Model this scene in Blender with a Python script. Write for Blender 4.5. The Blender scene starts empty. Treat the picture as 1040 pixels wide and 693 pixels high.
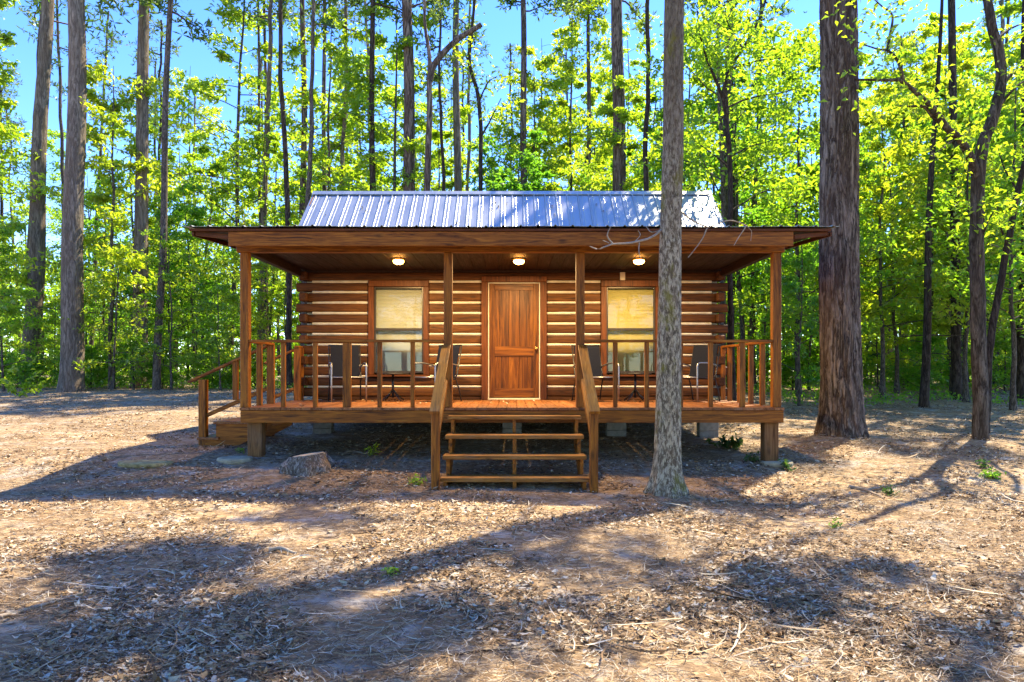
import bpy, bmesh, math, random
import numpy as np
from mathutils import Vector, Matrix, noise as mnoise
R = math.radians
scene = bpy.context.scene
COL = scene.collection

# ------------------------------------------------------------------ camera, sky, sun, exposure
CAM_H, HOR, F = 1.44, 377.0, 693.0
cam_data = bpy.data.cameras.new('camera'); cam = bpy.data.objects.new('camera', cam_data); COL.objects.link(cam)
cam.location = (0, 0, CAM_H); cam.rotation_euler = (R(90), 0, 0)
cam_data.sensor_width = 36.0; cam_data.lens = 36.0 * F / 1040.0
cam_data.shift_y = (HOR - 346.5) / 1040.0
cam_data.clip_end = 3000.0
scene.camera = cam

SUN_AZ, SUN_EL = R(43), R(56)          # azimuth measured from +Y towards +X
world = bpy.data.worlds.new('World'); scene.world = world; world.use_nodes = True
wn = world.node_tree
sky = wn.nodes.new('ShaderNodeTexSky'); sky.sky_type = 'NISHITA'; sky.sun_disc = False
sky.sun_elevation = SUN_EL; sky.sun_rotation = SUN_AZ; sky.altitude = 1500; sky.air_density = 1.0; sky.dust_density = 0.1; sky.ozone_density = 3.0
hs = wn.nodes.new('ShaderNodeHueSaturation'); hs.inputs['Hue'].default_value = .518; hs.inputs['Saturation'].default_value = 1.27; hs.inputs['Value'].default_value = .80
wn.links.new(sky.outputs[0], hs.inputs['Color']); wn.links.new(hs.outputs[0], wn.nodes['Background'].inputs[0])
wn.nodes['Background'].inputs[1].default_value = 0.15
sd = bpy.data.lights.new('sun', 'SUN'); sd.energy = 3.0; sd.angle = R(0.5); sd.color = (1.0, 0.88, 0.66)
sun = bpy.data.objects.new('sun', sd); COL.objects.link(sun)
sun_dir = Vector((math.sin(SUN_AZ)*math.cos(SUN_EL), math.cos(SUN_AZ)*math.cos(SUN_EL), math.sin(SUN_EL)))
sun.rotation_euler = sun_dir.to_track_quat('Z', 'Y').to_euler(); sun.location = sun_dir*60
scene.view_settings.view_transform = 'Standard'; scene.view_settings.look = 'None'
scene.view_settings.exposure = 2.34; scene.view_settings.gamma = 1.0; scene.view_settings.use_curve_mapping = False
scene.render.engine = 'CYCLES'
cy = scene.cycles
cy.max_bounces = 7; cy.diffuse_bounces = 4; cy.glossy_bounces = 3; cy.transmission_bounces = 5; cy.transparent_max_bounces = 8
cy.use_denoising = True; cy.sample_clamp_indirect = 6.0

# ------------------------------------------------------------------ helpers
def px(x, y, D):
    """photograph pixel at depth D -> world point"""
    return Vector(((x-520.0)*D/F, D, CAM_H-(y-HOR)*D/F))

def tag(o, label, cat, group=None, kind=None):
    if label: o['label'] = label
    if cat: o['category'] = cat
    if group: o['group'] = group
    if kind: o['kind'] = kind
    return o

def empty(name, loc, rz=0.0):
    o = bpy.data.objects.new(name, None); COL.objects.link(o)
    o.location = loc; o.rotation_euler = (0, 0, rz); o.empty_display_size = 0.3
    return o

def link_mesh(name, me, mats, parent=None):
    o = bpy.data.objects.new(name, me); COL.objects.link(o)
    for m in (mats if isinstance(mats, (list, tuple)) else [mats]): me.materials.append(m)
    if parent: o.parent = parent
    return o

def copy_tree(root, name=None):
    c = root.copy(); COL.objects.link(c)
    for ch in list(root.children):
        d = ch.copy(); COL.objects.link(d); d.parent = c
        for g in list(ch.children):
            e = g.copy(); COL.objects.link(e); e.parent = d
    return c

class MB:
    """collects boxes, bars and tubes and links them as one mesh object"""
    def __init__(s): s.bm = bmesh.new()
    def box(s, lo, hi, bevel=0.004, rot=None, piv=None):
        lo, hi = Vector(lo), Vector(hi); c = (lo+hi)/2; h = (hi-lo)/2
        M = Matrix.Translation(c) @ Matrix.Diagonal((h.x*2, h.y*2, h.z*2, 1))
        r = bmesh.ops.create_cube(s.bm, size=1.0, matrix=M)
        vs = r['verts']
        if bevel:
            es = list({e for v in vs for e in v.link_edges})
            b = bmesh.ops.bevel(s.bm, geom=es, offset=min(bevel, min(h)*0.6), segments=1, affect='EDGES')
            vs = list({v for f in b['faces'] for v in f.verts} | {v for v in vs if v.is_valid})
        if rot is not None: bmesh.ops.rotate(s.bm, verts=vs, cent=piv or c, matrix=rot)
        return s
    def log(s, x0, x1, y0, y1, z0, z1, seed):
        n = max(3, int((x1-x0)/.16)+1); c = .024; rings = []
        for i in range(n):
            x = x0+(x1-x0)*i/(n-1); q = lambda k, a: a*mnoise.noise(Vector((x*1.1, seed*7.3, k*3.1)))+a*.5*mnoise.noise(Vector((x*5.0, seed*3.3, k*5.7)))
            ya, za, zb = y0+q(0, .010), z0+q(1, .007), z1+q(2, .007); k = c*(.5 if i in (0, n-1) else 1)
            P = [(ya+c, za), (ya+c*.3, za+c*.4), (ya, za+c*1.1), (ya-.004, (za+zb)/2), (ya, zb-c*1.1), (ya+c*.3, zb-c*.4), (ya+c, zb), (y1, zb), (y1, za)]
            rings.append([s.bm.verts.new((x, a, b)) for a, b in P])
        m = len(P)
        for i in range(n-1):
            for k in range(m): s.bm.faces.new((rings[i][k], rings[i][(k+1) % m], rings[i+1][(k+1) % m], rings[i+1][k]))
        s.bm.faces.new(rings[0][::-1]); s.bm.faces.new(rings[-1]); return s
    def bar(s, a, b, w, t, up=(0, 0, 1), bevel=0.004):
        """rectangular bar from a to b: w across, t along the up side"""
        a, b = Vector(a), Vector(b); d = b-a; L = d.length; d.normalize()
        upv = Vector(up); side = d.cross(upv).normalized(); u = side.cross(d).normalized()
        M = Matrix((side, d, u)).transposed().to_4x4(); M.translation = (a+b)/2
        r = bmesh.ops.create_cube(s.bm, size=1.0, matrix=M @ Matrix.Diagonal((w, L, t, 1)))
        if bevel:
            es = list({e for v in r['verts'] for e in v.link_edges})
            bmesh.ops.bevel(s.bm, geom=es, offset=min(bevel, min(w, t)*0.3), segments=1, affect='EDGES')
        return s
    def tube(s, pts, rad, sides=8, cap=True):
        pts = [Vector(p) for p in pts]; n = len(pts)
        rr = rad if hasattr(rad, '__len__') else [rad]*n
        rings = []; ref = None
        for i, p in enumerate(pts):
            t = (pts[min(i+1, n-1)]-pts[max(i-1, 0)]).normalized()
            if ref is None: ref = t.orthogonal().normalized()
            ref = (ref - t*ref.dot(t))
            if ref.length < 1e-5: ref = t.orthogonal()
            ref.normalize(); bi = t.cross(ref)
            rings.append([s.bm.verts.new(p + (ref*math.cos(a)+bi*math.sin(a))*rr[i]) for a in (2*math.pi*k/sides for k in range(sides))])
        for i in range(n-1):
            for k in range(sides):
                f = s.bm.faces.new((rings[i][k], rings[i][(k+1) % sides], rings[i+1][(k+1) % sides], rings[i+1][k])); f.smooth = True
        if cap:
            s.bm.faces.new(rings[0][::-1]); s.bm.faces.new(rings[-1])
        return s
    def lathe(s, prof, c, seg=24):
        c = Vector(c); rings = []
        for r, z in prof:
            rings.append([s.bm.verts.new(c+Vector((r*math.cos(2*math.pi*k/seg), r*math.sin(2*math.pi*k/seg), z))) for k in range(seg)])
        for i in range(len(prof)-1):
            for k in range(seg):
                f = s.bm.faces.new((rings[i][k], rings[i][(k+1) % seg], rings[i+1][(k+1) % seg], rings[i+1][k])); f.smooth = True
        s.bm.faces.new(rings[0][::-1]); s.bm.faces.new(rings[-1])
        return s
    def prism(s, poly, axis, lo, hi):
        """polygon in the plane across `axis`, extruded from lo to hi"""
        def P(a, b, t): return {'x': (t, a, b), 'y': (a, t, b), 'z': (a, b, t)}[axis]
        A = [s.bm.verts.new(P(a, b, lo)) for a, b in poly]; B = [s.bm.verts.new(P(a, b, hi)) for a, b in poly]
        n = len(poly)
        s.bm.faces.new(A); s.bm.faces.new(B[::-1])
        for i in range(n): s.bm.faces.new((A[i], B[i], B[(i+1) % n], A[(i+1) % n]))
        return s
    def build(s, name, mat, parent=None):
        bmesh.ops.recalc_face_normals(s.bm, faces=s.bm.faces[:])
        me = bpy.data.meshes.new(name); s.bm.to_mesh(me); s.bm.free()
        return link_mesh(name, me, mat, parent)

def np_mesh(name, V, Q, mat, parent=None, smooth=False):
    """V (n,3) verts, Q (m,4) quads"""
    me = bpy.data.meshes.new(name)
    V = np.asarray(V, np.float32); Q = np.asarray(Q, np.int32)
    k = Q.shape[1]
    me.vertices.add(len(V)); me.vertices.foreach_set('co', V.ravel())
    me.loops.add(Q.size); me.loops.foreach_set('vertex_index', Q.ravel())
    me.polygons.add(len(Q)); me.polygons.foreach_set('loop_start', np.arange(0, Q.size, k, dtype=np.int32))
    me.polygons.foreach_set('loop_total', np.full(len(Q), k, np.int32))
    me.polygons.foreach_set('use_smooth', np.full(len(Q), smooth, dtype=bool))
    me.update(calc_edges=True); me.validate()
    return link_mesh(name, me, mat, parent)

# terrain height
def g(x, y):
    x = np.asarray(x, float); y = np.asarray(y, float)
    base = np.interp(y, [-60, 7.0, 8.2, 9.5, 12, 17, 22, 32, 60, 120, 400], [-.35, -.02, .02, .20, .30, .53, .80, .92, 1.02, 1.1, 1.2])
    b = base - .017*x*np.exp(-((y-9.5)/4.0)**2)*np.clip(1-np.abs(x)/14, 0, 1)
    b = b + .025*np.sin(x*.9+y*.5+1.3)*np.sin(y*.7-.4*x) + .012*np.sin(x*2.3+.7)*np.cos(y*2.1)
    # small mounds at the trunks
    for mx, my, mr, mh in ((5.62, 11.8, 1.1, .10), (7.75, 11.3, .9, .12), (1.78, 7.85, .55, .06)):
        b = b + mh*np.exp(-((x-mx)**2+(y-my)**2)/(mr*mr))
    return b
def gz(x, y): return float(g(x, y))

# ------------------------------------------------------------------ materials
def new_mat(name):
    m = bpy.data.materials.new(name); m.use_nodes = True
    nt = m.node_tree; b = nt.nodes['Principled BSDF']
    return m, nt, b
def N(nt, t, **kw):
    n = nt.nodes.new(t)
    for k, v in kw.items():
        if k.startswith('i_'): n.inputs[k[2:].replace('_', ' ')].default_value = v
        else: setattr(n, k, v)
    return n
def ramp(nt, src, stops):
    r = nt.nodes.new('ShaderNodeValToRGB'); e = r.color_ramp.elements
    e[0].position, e[0].color = stops[0][0], (*stops[0][1], 1)
    e[1].position, e[1].color = stops[-1][0], (*stops[-1][1], 1)
    for p, c in stops[1:-1]:
        q = e.new(p); q.color = (*c, 1)
    nt.links.new(src, r.inputs[0]); return r.outputs[0]
def mapping(nt, scale, coord='Object', rot=(0, 0, 0)):
    tc = nt.nodes.new('ShaderNodeTexCoord'); mp = nt.nodes.new('ShaderNodeMapping')
    mp.inputs['Scale'].default_value = scale; mp.inputs['Rotation'].default_value = rot
    nt.links.new(tc.outputs[coord], mp.inputs[0]); return mp.outputs[0]
def mix(nt, fac, a, b, mode='MIX'):
    m = nt.nodes.new('ShaderNodeMix'); m.data_type = 'RGBA'; m.blend_type = mode
    for v, i in ((fac, 0), (a, 6), (b, 7)):
        if hasattr(v, 'links') or isinstance(v, bpy.types.NodeSocket): nt.links.new(v, m.inputs[i])
        elif i == 0: m.inputs[0].default_value = v
        else: m.inputs[i].default_value = (*v, 1)
    return m.outputs[2]
def bump(nt, b, h, strength=.3, dist=.01):
    n = nt.nodes.new('ShaderNodeBump'); n.inputs['Strength'].default_value = strength; n.inputs['Distance'].default_value = dist
    nt.links.new(h, n.inputs['Height']); nt.links.new(n.outputs[0], b.inputs['Normal'])
def noise(nt, vec, scale, detail=6, rough=.55, dist=0.0):
    n = nt.nodes.new('ShaderNodeTexNoise'); n.inputs['Scale'].default_value = scale; n.inputs['Detail'].default_value = detail
    n.inputs['Roughness'].default_value = rough; n.inputs['Distortion'].default_value = dist
    nt.links.new(vec, n.inputs['Vector']); return n.outputs['Fac']
def vadd(nt, vec, rnd, k=37.0):
    """shift the coordinates by a random number so that no two boards share a grain"""
    c = nt.nodes.new('ShaderNodeCombineXYZ'); mu = nt.nodes.new('ShaderNodeMath'); mu.operation = 'MULTIPLY'; mu.inputs[1].default_value = k
    nt.links.new(rnd, mu.inputs[0])
    for i in range(3): nt.links.new(mu.outputs[0], c.inputs[i])
    a = nt.nodes.new('ShaderNodeVectorMath'); a.operation = 'ADD'
    nt.links.new(vec, a.inputs[0]); nt.links.new(c.outputs[0], a.inputs[1]); return a.outputs[0]

def wood(name, dark, mid, light, axis, rough=.5, grain=1.0, weather=.0):
    m, nt, b = new_mat(name)
    s = {'x': (.7, 9, 9), 'y': (9, .7, 9), 'z': (9, 9, .7), 'r': (11, .7, .7)}[axis]
    geo = nt.nodes.new('ShaderNodeNewGeometry'); rnd = geo.outputs['Random Per Island']
    v = vadd(nt, mapping(nt, tuple(c*grain for c in s)), rnd)
    n1 = noise(nt, v, 3.0, 8, .6, 1.2)
    c = ramp(nt, n1, [(.29, dark), (.48, mid), (.70, light)])
    v2 = vadd(nt, mapping(nt, tuple((2.2 if k < 1 else 5.0) for k in s)), rnd, 11)
    kn = nt.nodes.new('ShaderNodeTexVoronoi'); kn.inputs['Scale'].default_value = .9; nt.links.new(v2, kn.inputs['Vector'])
    kf = ramp(nt, kn.outputs['Distance'], [(.05, (.25, .25, .25)), (.16, (1, 1, 1))])
    c = mix(nt, .8, c, kf, 'MULTIPLY')
    tone = ramp(nt, rnd, [(0, (.68, .64, .6)), (1, (1.18, 1.16, 1.1))])
    c = mix(nt, 1.0, c, tone, 'MULTIPLY')
    if weather:
        w = noise(nt, mapping(nt, (1.3, 1.3, 1.3)), 2.5, 5, .6)
        wf = ramp(nt, w, [(.5, (0, 0, 0)), (.72, (weather,)*3)])
        c = mix(nt, wf, c, (.20, .145, .09))
    nt.links.new(c, b.inputs['Base Color'])
    rr = ramp(nt, n1, [(.2, (rough+.15,)*3), (.8, (rough-.08,)*3)]); nt.links.new(rr, b.inputs['Roughness'])
    b.inputs['Specular IOR Level'].default_value = .28
    bump(nt, b, n1, .35, .004)
    return m

W_D, W_M, W_L = (.045, .013, .0014), (.225, .070, .0032), (.42, .152, .009)
WOOD_X = wood('stained_wood_x', W_D, W_M, W_L, 'x')
WOOD_Y = wood('stained_wood_y', W_D, W_M, W_L, 'y')
WOOD_R = wood('stained_rail_wood', (.06, .020, .003), (.25, .085, .006), (.45, .19, .022), 'r', .48, 1, .3)
WOOD_Z = wood('stained_wood_z', W_D, W_M, W_L, 'z')
STEP = wood('worn_step_wood', (.11, .040, .006), (.30, .115, .014), (.46, .22, .05), 'x', .5, 1, .4)
DECK = wood('deck_boards', (.11, .036, .010), (.24, .088, .025), (.36, .17, .07), 'y', .5, 1, .5)
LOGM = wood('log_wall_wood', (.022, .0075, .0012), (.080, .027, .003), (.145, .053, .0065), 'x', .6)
LOGY = wood('log_end_wood', (.035, .013, .004), (.08, .028, .007), (.13, .05, .013), 'y', .7)
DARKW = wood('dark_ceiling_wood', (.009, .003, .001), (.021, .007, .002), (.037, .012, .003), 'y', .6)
TRIM = wood('dark_trim_wood', (.035, .010, .002), (.10, .028, .004), (.16, .048, .007), 'z', .5)
TRIMX = wood('dark_trim_wood_x', (.035, .010, .002), (.10, .028, .004), (.16, .048, .007), 'x', .5)
DOORM = wood('door_planks', (.022, .007, .0015), (.115, .036, .003), (.26, .095, .009), 'z', .42, .55)
DOORX = wood('door_rail', (.022, .007, .0015), (.11, .034, .003), (.24, .086, .008), 'x', .42, .55)
SUPPORT = wood('treated_post', (.06, .026, .008), (.16, .075, .022), (.25, .13, .05), 'z', .7, 1, .4)

def plain(name, col, rough=.6, metal=0.0, var=.15, scale=20, bmp=.0):
    m, nt, b = new_mat(name)
    n1 = noise(nt, mapping(nt, (1, 1, 1)), scale, 6, .6)
    lo = tuple(c*(1-var) for c in col); hi = tuple(min(1, c*(1+var)) for c in col)
    nt.links.new(ramp(nt, n1, [(.3, lo), (.7, hi)]), b.inputs['Base Color'])
    b.inputs['Roughness'].default_value = rough; b.inputs['Metallic'].default_value = metal
    if bmp: bump(nt, b, n1, bmp, .01)
    if rough > .8: b.inputs['Specular IOR Level'].default_value = .15
    return m
CHINK = plain('pale_chinking', (.62, .57, .46), .8, 0, .18, 9, .3)
CONC = plain('concrete_block', (.21, .21, .195), .9, 0, .25, 14, .5)
PADM = plain('mossy_concrete_pad', (.34, .29, .18), .9, 0, .35, 9, .5)
ALU = plain('pale_aluminium', (.34, .34, .34), .38, .9, .08)
BLACKM = plain('black_metal', (.022, .022, .024), .4, .3, .2)
SLING = plain('dark_mesh_sling', (.008, .010, .020), .85, 0, .3, 60, .2)
SASH = plain('bronze_sash', (.05, .04, .032), .4, .4, .2)
WEATHERSTRIP = plain('white_weatherstrip', (.68, .62, .50), .6, 0, .1)
BRASS = plain('brass', (.62, .42, .14), .28, 1.0, .1)
IVORY = plain('ivory_plastic', (.62, .55, .40), .5, 0, .06)
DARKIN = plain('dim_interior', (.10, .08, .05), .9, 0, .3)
BLIND = plain('cream_blind', (.50, .49, .43), .6, 0, .06, 4)
BLIND_LAMP_TINT = plain('lamp_tinted_cream_blind', (.56, .48, .19), .6, 0, .06, 4)  # cream blind with the porch lamp's yellow light put into its colour

def roof_metal():
    m, nt, b = new_mat('galvanised_sheet')
    n1 = noise(nt, mapping(nt, (3.0, .6, .6)), 2.2, 6, .65)
    n2 = noise(nt, mapping(nt, (1, 1, 1)), 40, 3, .6)
    nt.links.new(ramp(nt, n1, [(.3, (.36, .375, .35)), (.55, (.45, .46, .43)), (.8, (.52, .52, .48))]), b.inputs['Base Color'])
    b.inputs['Metallic'].default_value = .72
    nt.links.new(ramp(nt, n1, [(.2, (.30,)*3), (.8, (.44,)*3)]), b.inputs['Roughness'])
    bump(nt, b, n2, .08, .002); return m
ROOF = roof_metal()

def glass():
    m = bpy.data.materials.new('window_glass'); m.use_nodes = True; nt = m.node_tree
    nt.nodes.remove(nt.nodes['Principled BSDF']); out = nt.nodes['Material Output']
    tr = N(nt, 'ShaderNodeBsdfTransparent'); gl = N(nt, 'ShaderNodeBsdfGlossy'); gl.inputs['Roughness'].default_value = .02
    tr.inputs[0].default_value = (.92, .93, .9, 1)
    fr = N(nt, 'ShaderNodeFresnel'); fr.inputs['IOR'].default_value = 1.42
    mx = N(nt, 'ShaderNodeMixShader')
    nt.links.new(fr.outputs[0], mx.inputs[0]); nt.links.new(tr.outputs[0], mx.inputs[1]); nt.links.new(gl.outputs[0], mx.inputs[2])
    nt.links.new(mx.outputs[0], out.inputs[0]); return m
GLASS = glass()
def emit(name, col, s):
    m, nt, b = new_mat(name)
    b.inputs['Base Color'].default_value = (*col, 1); b.inputs['Emission Color'].default_value = (*col, 1); b.inputs['Emission Strength'].default_value = s
    return m
GLOW = emit('lit_lamp_glass', (1.0, .42, .08), 11.0)

def bark(name, dark, mid, light, sx=7.0, sz=1.3, moss=None, dist=.02, strength=.8, lichen=None, furrow=1.0):
    """wandering vertical furrows between flaky ridges"""
    m, nt, b = new_mat(name)
    v = mapping(nt, (sx, sx, sz))
    def ridge(scale, lo, hi, d):
        n = noise(nt, v, scale, 4, .55, d)
        a = N(nt, 'ShaderNodeMath', operation='SUBTRACT'); a.inputs[1].default_value = .5; nt.links.new(n, a.inputs[0])
        q = N(nt, 'ShaderNodeMath', operation='ABSOLUTE'); nt.links.new(a.outputs[0], q.inputs[0])
        return ramp(nt, q.outputs[0], [(lo, (0, 0, 0)), (hi, (1, 1, 1))])
    e1 = ridge(1.0, .0, .105, .8); e2 = ridge(2.1, .0, .07, .5)
    e = mix(nt, .55, e1, e2, 'MULTIPLY')
    n2 = noise(nt, v, 5, 8, .72); n5 = noise(nt, mapping(nt, (sx*3, sx*3, sz*5)), 3, 6, .7)
    c = ramp(nt, mix(nt, .45, n2, n5), [(.34, mid), (.64, light)])
    c = mix(nt, mix(nt, 1-furrow, e, (1, 1, 1)), dark, c)
    n3 = noise(nt, mapping(nt, (1.1, 1.1, .4)), 2.0, 5, .6)
    c = mix(nt, ramp(nt, n3, [(.4, (0, 0, 0)), (.7, (.55, .55, .55))]), c, tuple(.6*(a+b_)*k for a, b_, k in zip(dark, mid, (1.15, .95, .8))))
    if lichen:
        n6 = noise(nt, mapping(nt, (14, 14, 4.5)), 2.6, 7, .75)
        sx_ = nt.nodes.new('ShaderNodeSeparateXYZ'); nt.links.new(mapping(nt, (1, 1, .125)), sx_.inputs[0])
        low = ramp(nt, sx_.outputs[2], [(.36, (1, 1, 1)), (.60, (.15, .15, .15))])     # lichen thins out higher up the trunk
        c = mix(nt, mix(nt, 1.0, ramp(nt, n6, [(.47, (0, 0, 0)), (.56, (.85, .85, .85))]), low, 'MULTIPLY'), c, lichen)
    if moss:
        n4 = noise(nt, mapping(nt, (1.6, 1.6, 1.0)), 2.4, 6, .65)
        c = mix(nt, ramp(nt, n4, [(.54, (0, 0, 0)), (.64, (.8, .8, .8))]), c, moss)
    nt.links.new(c, b.inputs['Base Color']); b.inputs['Roughness'].default_value = .9; b.inputs['Specular IOR Level'].default_value = .2
    bump(nt, b, mix(nt, .4, e, n2), strength, dist); return m
BARK_PINE = bark('pine_bark', (.022, .014, .009), (.17, .122, .090), (.36, .285, .215), 9, 1.1, dist=.03)
BARK_GREY = bark('grey_bark', (.045, .034, .022), (.18, .142, .10), (.36, .30, .225), 9, 1.3, furrow=.8)
BARK_MOSS = bark('mossy_grey_bark', (.05, .038, .022), (.15, .115, .070), (.30, .25, .17), 20, 4.5, (.17, .15, .015), .012, .9, (.50, .435, .29), .9)
BARK_DARK = bark('dark_bark', (.016, .011, .007), (.06, .044, .03), (.13, .10, .075), 9, 2.0)
BARK_BROWN = bark('brown_bark', (.022, .016, .010), (.105, .080, .055), (.22, .18, .13), 10, 1.6)
BARK_THIN = bark('sapling_bark', (.03, .024, .017), (.11, .09, .065), (.24, .20, .155), 14, 4, None, .006, .5)
DEADW = plain('bleached_dead_wood', (.33, .265, .19), .9, 0, .3, 25, .4)

def leafmat(name, stops, tstops, tfac=.55):
    m = bpy.data.materials.new(name); m.use_nodes = True; nt = m.node_tree
    nt.nodes.remove(nt.nodes['Principled BSDF']); out = nt.nodes['Material Output']
    geo = N(nt, 'ShaderNodeNewGeometry'); rnd = geo.outputs['Random Per Island']
    oi = N(nt, 'ShaderNodeObjectInfo')
    ma = N(nt, 'ShaderNodeMath', operation='MULTIPLY_ADD'); ma.inputs[1].default_value = .45
    nt.links.new(rnd, ma.inputs[0])
    mb = N(nt, 'ShaderNodeMath', operation='MULTIPLY'); mb.inputs[1].default_value = .55
    nt.links.new(oi.outputs['Random'], mb.inputs[0]); nt.links.new(mb.outputs[0], ma.inputs[2])
    c1 = ramp(nt, ma.outputs[0], stops); c2 = ramp(nt, ma.outputs[0], tstops)
    d = N(nt, 'ShaderNodeBsdfDiffuse'); t = N(nt, 'ShaderNodeBsdfTranslucent'); gl = N(nt, 'ShaderNodeBsdfGlossy'); gl.inputs['Roughness'].default_value = .45
    nt.links.new(c1, d.inputs[0]); nt.links.new(c2, t.inputs[0]); gl.inputs[0].default_value = (.8, .85, .8, 1)
    m1 = N(nt, 'ShaderNodeMixShader'); m1.inputs[0].default_value = tfac
    nt.links.new(d.outputs[0], m1.inputs[1]); nt.links.new(t.outputs[0], m1.inputs[2])
    m2 = N(nt, 'ShaderNodeMixShader'); m2.inputs[0].default_value = .05
    nt.links.new(m1.outputs[0], m2.inputs[1]); nt.links.new(gl.outputs[0], m2.inputs[2])
    nt.links.new(m2.outputs[0], out.inputs[0]); return m
LEAF_SPRING = leafmat('spring_leaves', [(0, (.072, .135, .010)), (.5, (.112, .175, .011)), (1, (.18, .21, .013))],
                      [(0, (.33, .61, .018)), (.5, (.52, .75, .02)), (1, (.78, .82, .03))], .6)
LEAF_GREEN = leafmat('green_leaves', [(0, (.06, .125, .012)), (.5, (.095, .16, .010)), (1, (.14, .185, .010))],
                     [(0, (.20, .54, .025)), (.5, (.32, .66, .024)), (1, (.50, .73, .024))], .6)
LEAF_DARK = leafmat('evergreen_leaves', [(0, (.03, .065, .015)), (.5, (.05, .09, .016)), (1, (.08, .11, .016))],
                    [(0, (.06, .16, .02)), (.5, (.10, .24, .02)), (1, (.18, .30, .03))], .4)
NEEDLE = leafmat('pine_needles', [(0, (.025, .055, .014)), (.5, (.045, .085, .016)), (1, (.08, .11, .02))],
                 [(0, (.10, .22, .02)), (.5, (.18, .32, .03)), (1, (.28, .36, .04))], .4)

def litter_mat():
    m, nt, b = new_mat('dry_leaf_litter')
    geo = N(nt, 'ShaderNodeNewGeometry')
    c = ramp(nt, geo.outputs['Random Per Island'], [(0, (.05, .028, .012)), (.2, (.125, .068, .027)), (.45, (.26, .150, .060)), (.65, (.42, .265, .115)),
                                                   (.8, (.54, .43, .27)), (.92, (.64, .56, .42)), (1, (.34, .31, .26))])
    n1 = noise(nt, mapping(nt, (1, 1, 1)), 60, 3, .6)
    c = mix(nt, .5, c, ramp(nt, n1, [(.3, (.6, .58, .55)), (.7, (1.15, 1.12, 1.1))]), 'MULTIPLY')
    nt.links.new(c, b.inputs['Base Color']); b.inputs['Roughness'].default_value = .85
    return m
LITTER = litter_mat()

def ground_mat():
    m, nt, b = new_mat('forest_floor')
    v = mapping(nt, (1, 1, 1))
    big = noise(nt, v, .55, 5, .6); med = noise(nt, v, 2.6, 6, .65); fine = noise(nt, v, 34, 6, .7, .6)
    vo = nt.nodes.new('ShaderNodeTexVoronoi'); vo.inputs['Scale'].default_value = 17; nt.links.new(mapping(nt, (1, 1.6, 1), rot=(0, 0, .5)), vo.inputs['Vector'])
    hsv = nt.nodes.new('ShaderNodeSeparateColor'); nt.links.new(vo.outputs['Color'], hsv.inputs[0])
    flake = ramp(nt, hsv.outputs[0], [(0, (.09, .052, .024)), (.35, (.23, .14, .063)), (.65, (.38, .25, .115)), (1, (.52, .40, .24))])
    soil = ramp(nt, fine, [(.3, (.105, .064, .031)), (.5, (.27, .175, .085)), (.7, (.47, .345, .19))])
    c = mix(nt, .5, soil, flake)
    sand = ramp(nt, fine, [(.3, (.33, .295, .235)), (.7, (.57, .52, .43))])
    sf = ramp(nt, med, [(.52, (0, 0, 0)), (.66, (.8, .8, .8))])
    c = mix(nt, sf, c, sand)
    dk = ramp(nt, big, [(.35, (.72, .70, .68)), (.65, (1.1, 1.08, 1.05))])
    c = mix(nt, 1.0, c, dk, 'MULTIPLY')
    nt.links.new(c, b.inputs['Base Color']); b.inputs['Roughness'].default_value = .95
    bump(nt, b, mix(nt, .5, fine, vo.outputs['Distance']), .6, .03); return m
GROUND = ground_mat()

# ------------------------------------------------------------------ the setting: ground
def warp(n, lo, hi, c, p=3.0):
    t = np.linspace(-1, 1, n); w = np.sign(t)*np.abs(t)**p
    return np.where(w < 0, c + w*(c-lo), c + w*(hi-c))
gx = warp(261, -500, 500, 0, 3.2); gy = warp(261, -300, 700, 8, 3.2)
GX, GY = np.meshgrid(gx, gy); GZ = g(GX, GY)
gv = np.stack([GX.ravel(), GY.ravel(), GZ.ravel()], 1)
ii = np.arange(260); A = (ii[:, None]*261+ii[None, :]).ravel()
ground = np_mesh('ground', gv, np.stack([A, A+1, A+262, A+261], 1), GROUND, smooth=True)
ground['kind'] = 'structure'; ground['label'] = 'forest clearing floor of dry leaves and pale sand'

# ------------------------------------------------------------------ the cabin
WALL_Y, FLOOR_Z, DECK_Y = 11.95, .937, 9.38
cabin = empty('log_cabin', (0, 0, 0))
tag(cabin, 'small brown log cabin with metal roof and railed front porch on posts', 'cabin')

# log walls: 12 courses with pale chinking between
z0, pitch = .980, .1843
PX = lambda x, D=WALL_Y: (x-520)*D/F
openings = [(PX(373.5), PX(434.5), 'window'), (PX(490), PX(552.5), 'door'), (PX(610), PX(671), 'window')]
lf, ck = MB(), MB(); dxa, dxb = openings[1][0], openings[1][1]
rng = random.Random(4)
for i in range(12):
    zc = z0+pitch*(i+.5); h = pitch*.5-.019
    ext = 3.78 if i % 2 == 0 else 3.56
    segs = [(-ext, openings[0][0]), (openings[0][1], openings[1][0]), (openings[1][1], openings[2][0]), (openings[2][1], ext)]
    if i == 11: segs = [(-ext, ext)]
    if i < 2: segs = [(-ext, openings[1][0]), (openings[1][1], ext)]
    for a, b in segs:
        if b-a > .05: lf.log(a, b, WALL_Y+rng.uniform(-.008, .008), WALL_Y+.16, zc-h+rng.uniform(-.004, .004), zc+h+rng.uniform(-.004, .004), i)
    if i < 11:
        zt = z0+pitch*(i+1)
        segs2 = [(-3.5, openings[0][0]), (openings[0][1], openings[1][0]), (openings[1][1], openings[2][0]), (openings[2][1], 3.5)]
        if i < 1: segs2 = [(-3.5, openings[1][0]), (openings[1][1], 3.5)]
        for a, b in segs2: ck.log(a, b, WALL_Y+.002, WALL_Y+.13, zt-.024, zt+.024, i+40)
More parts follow.
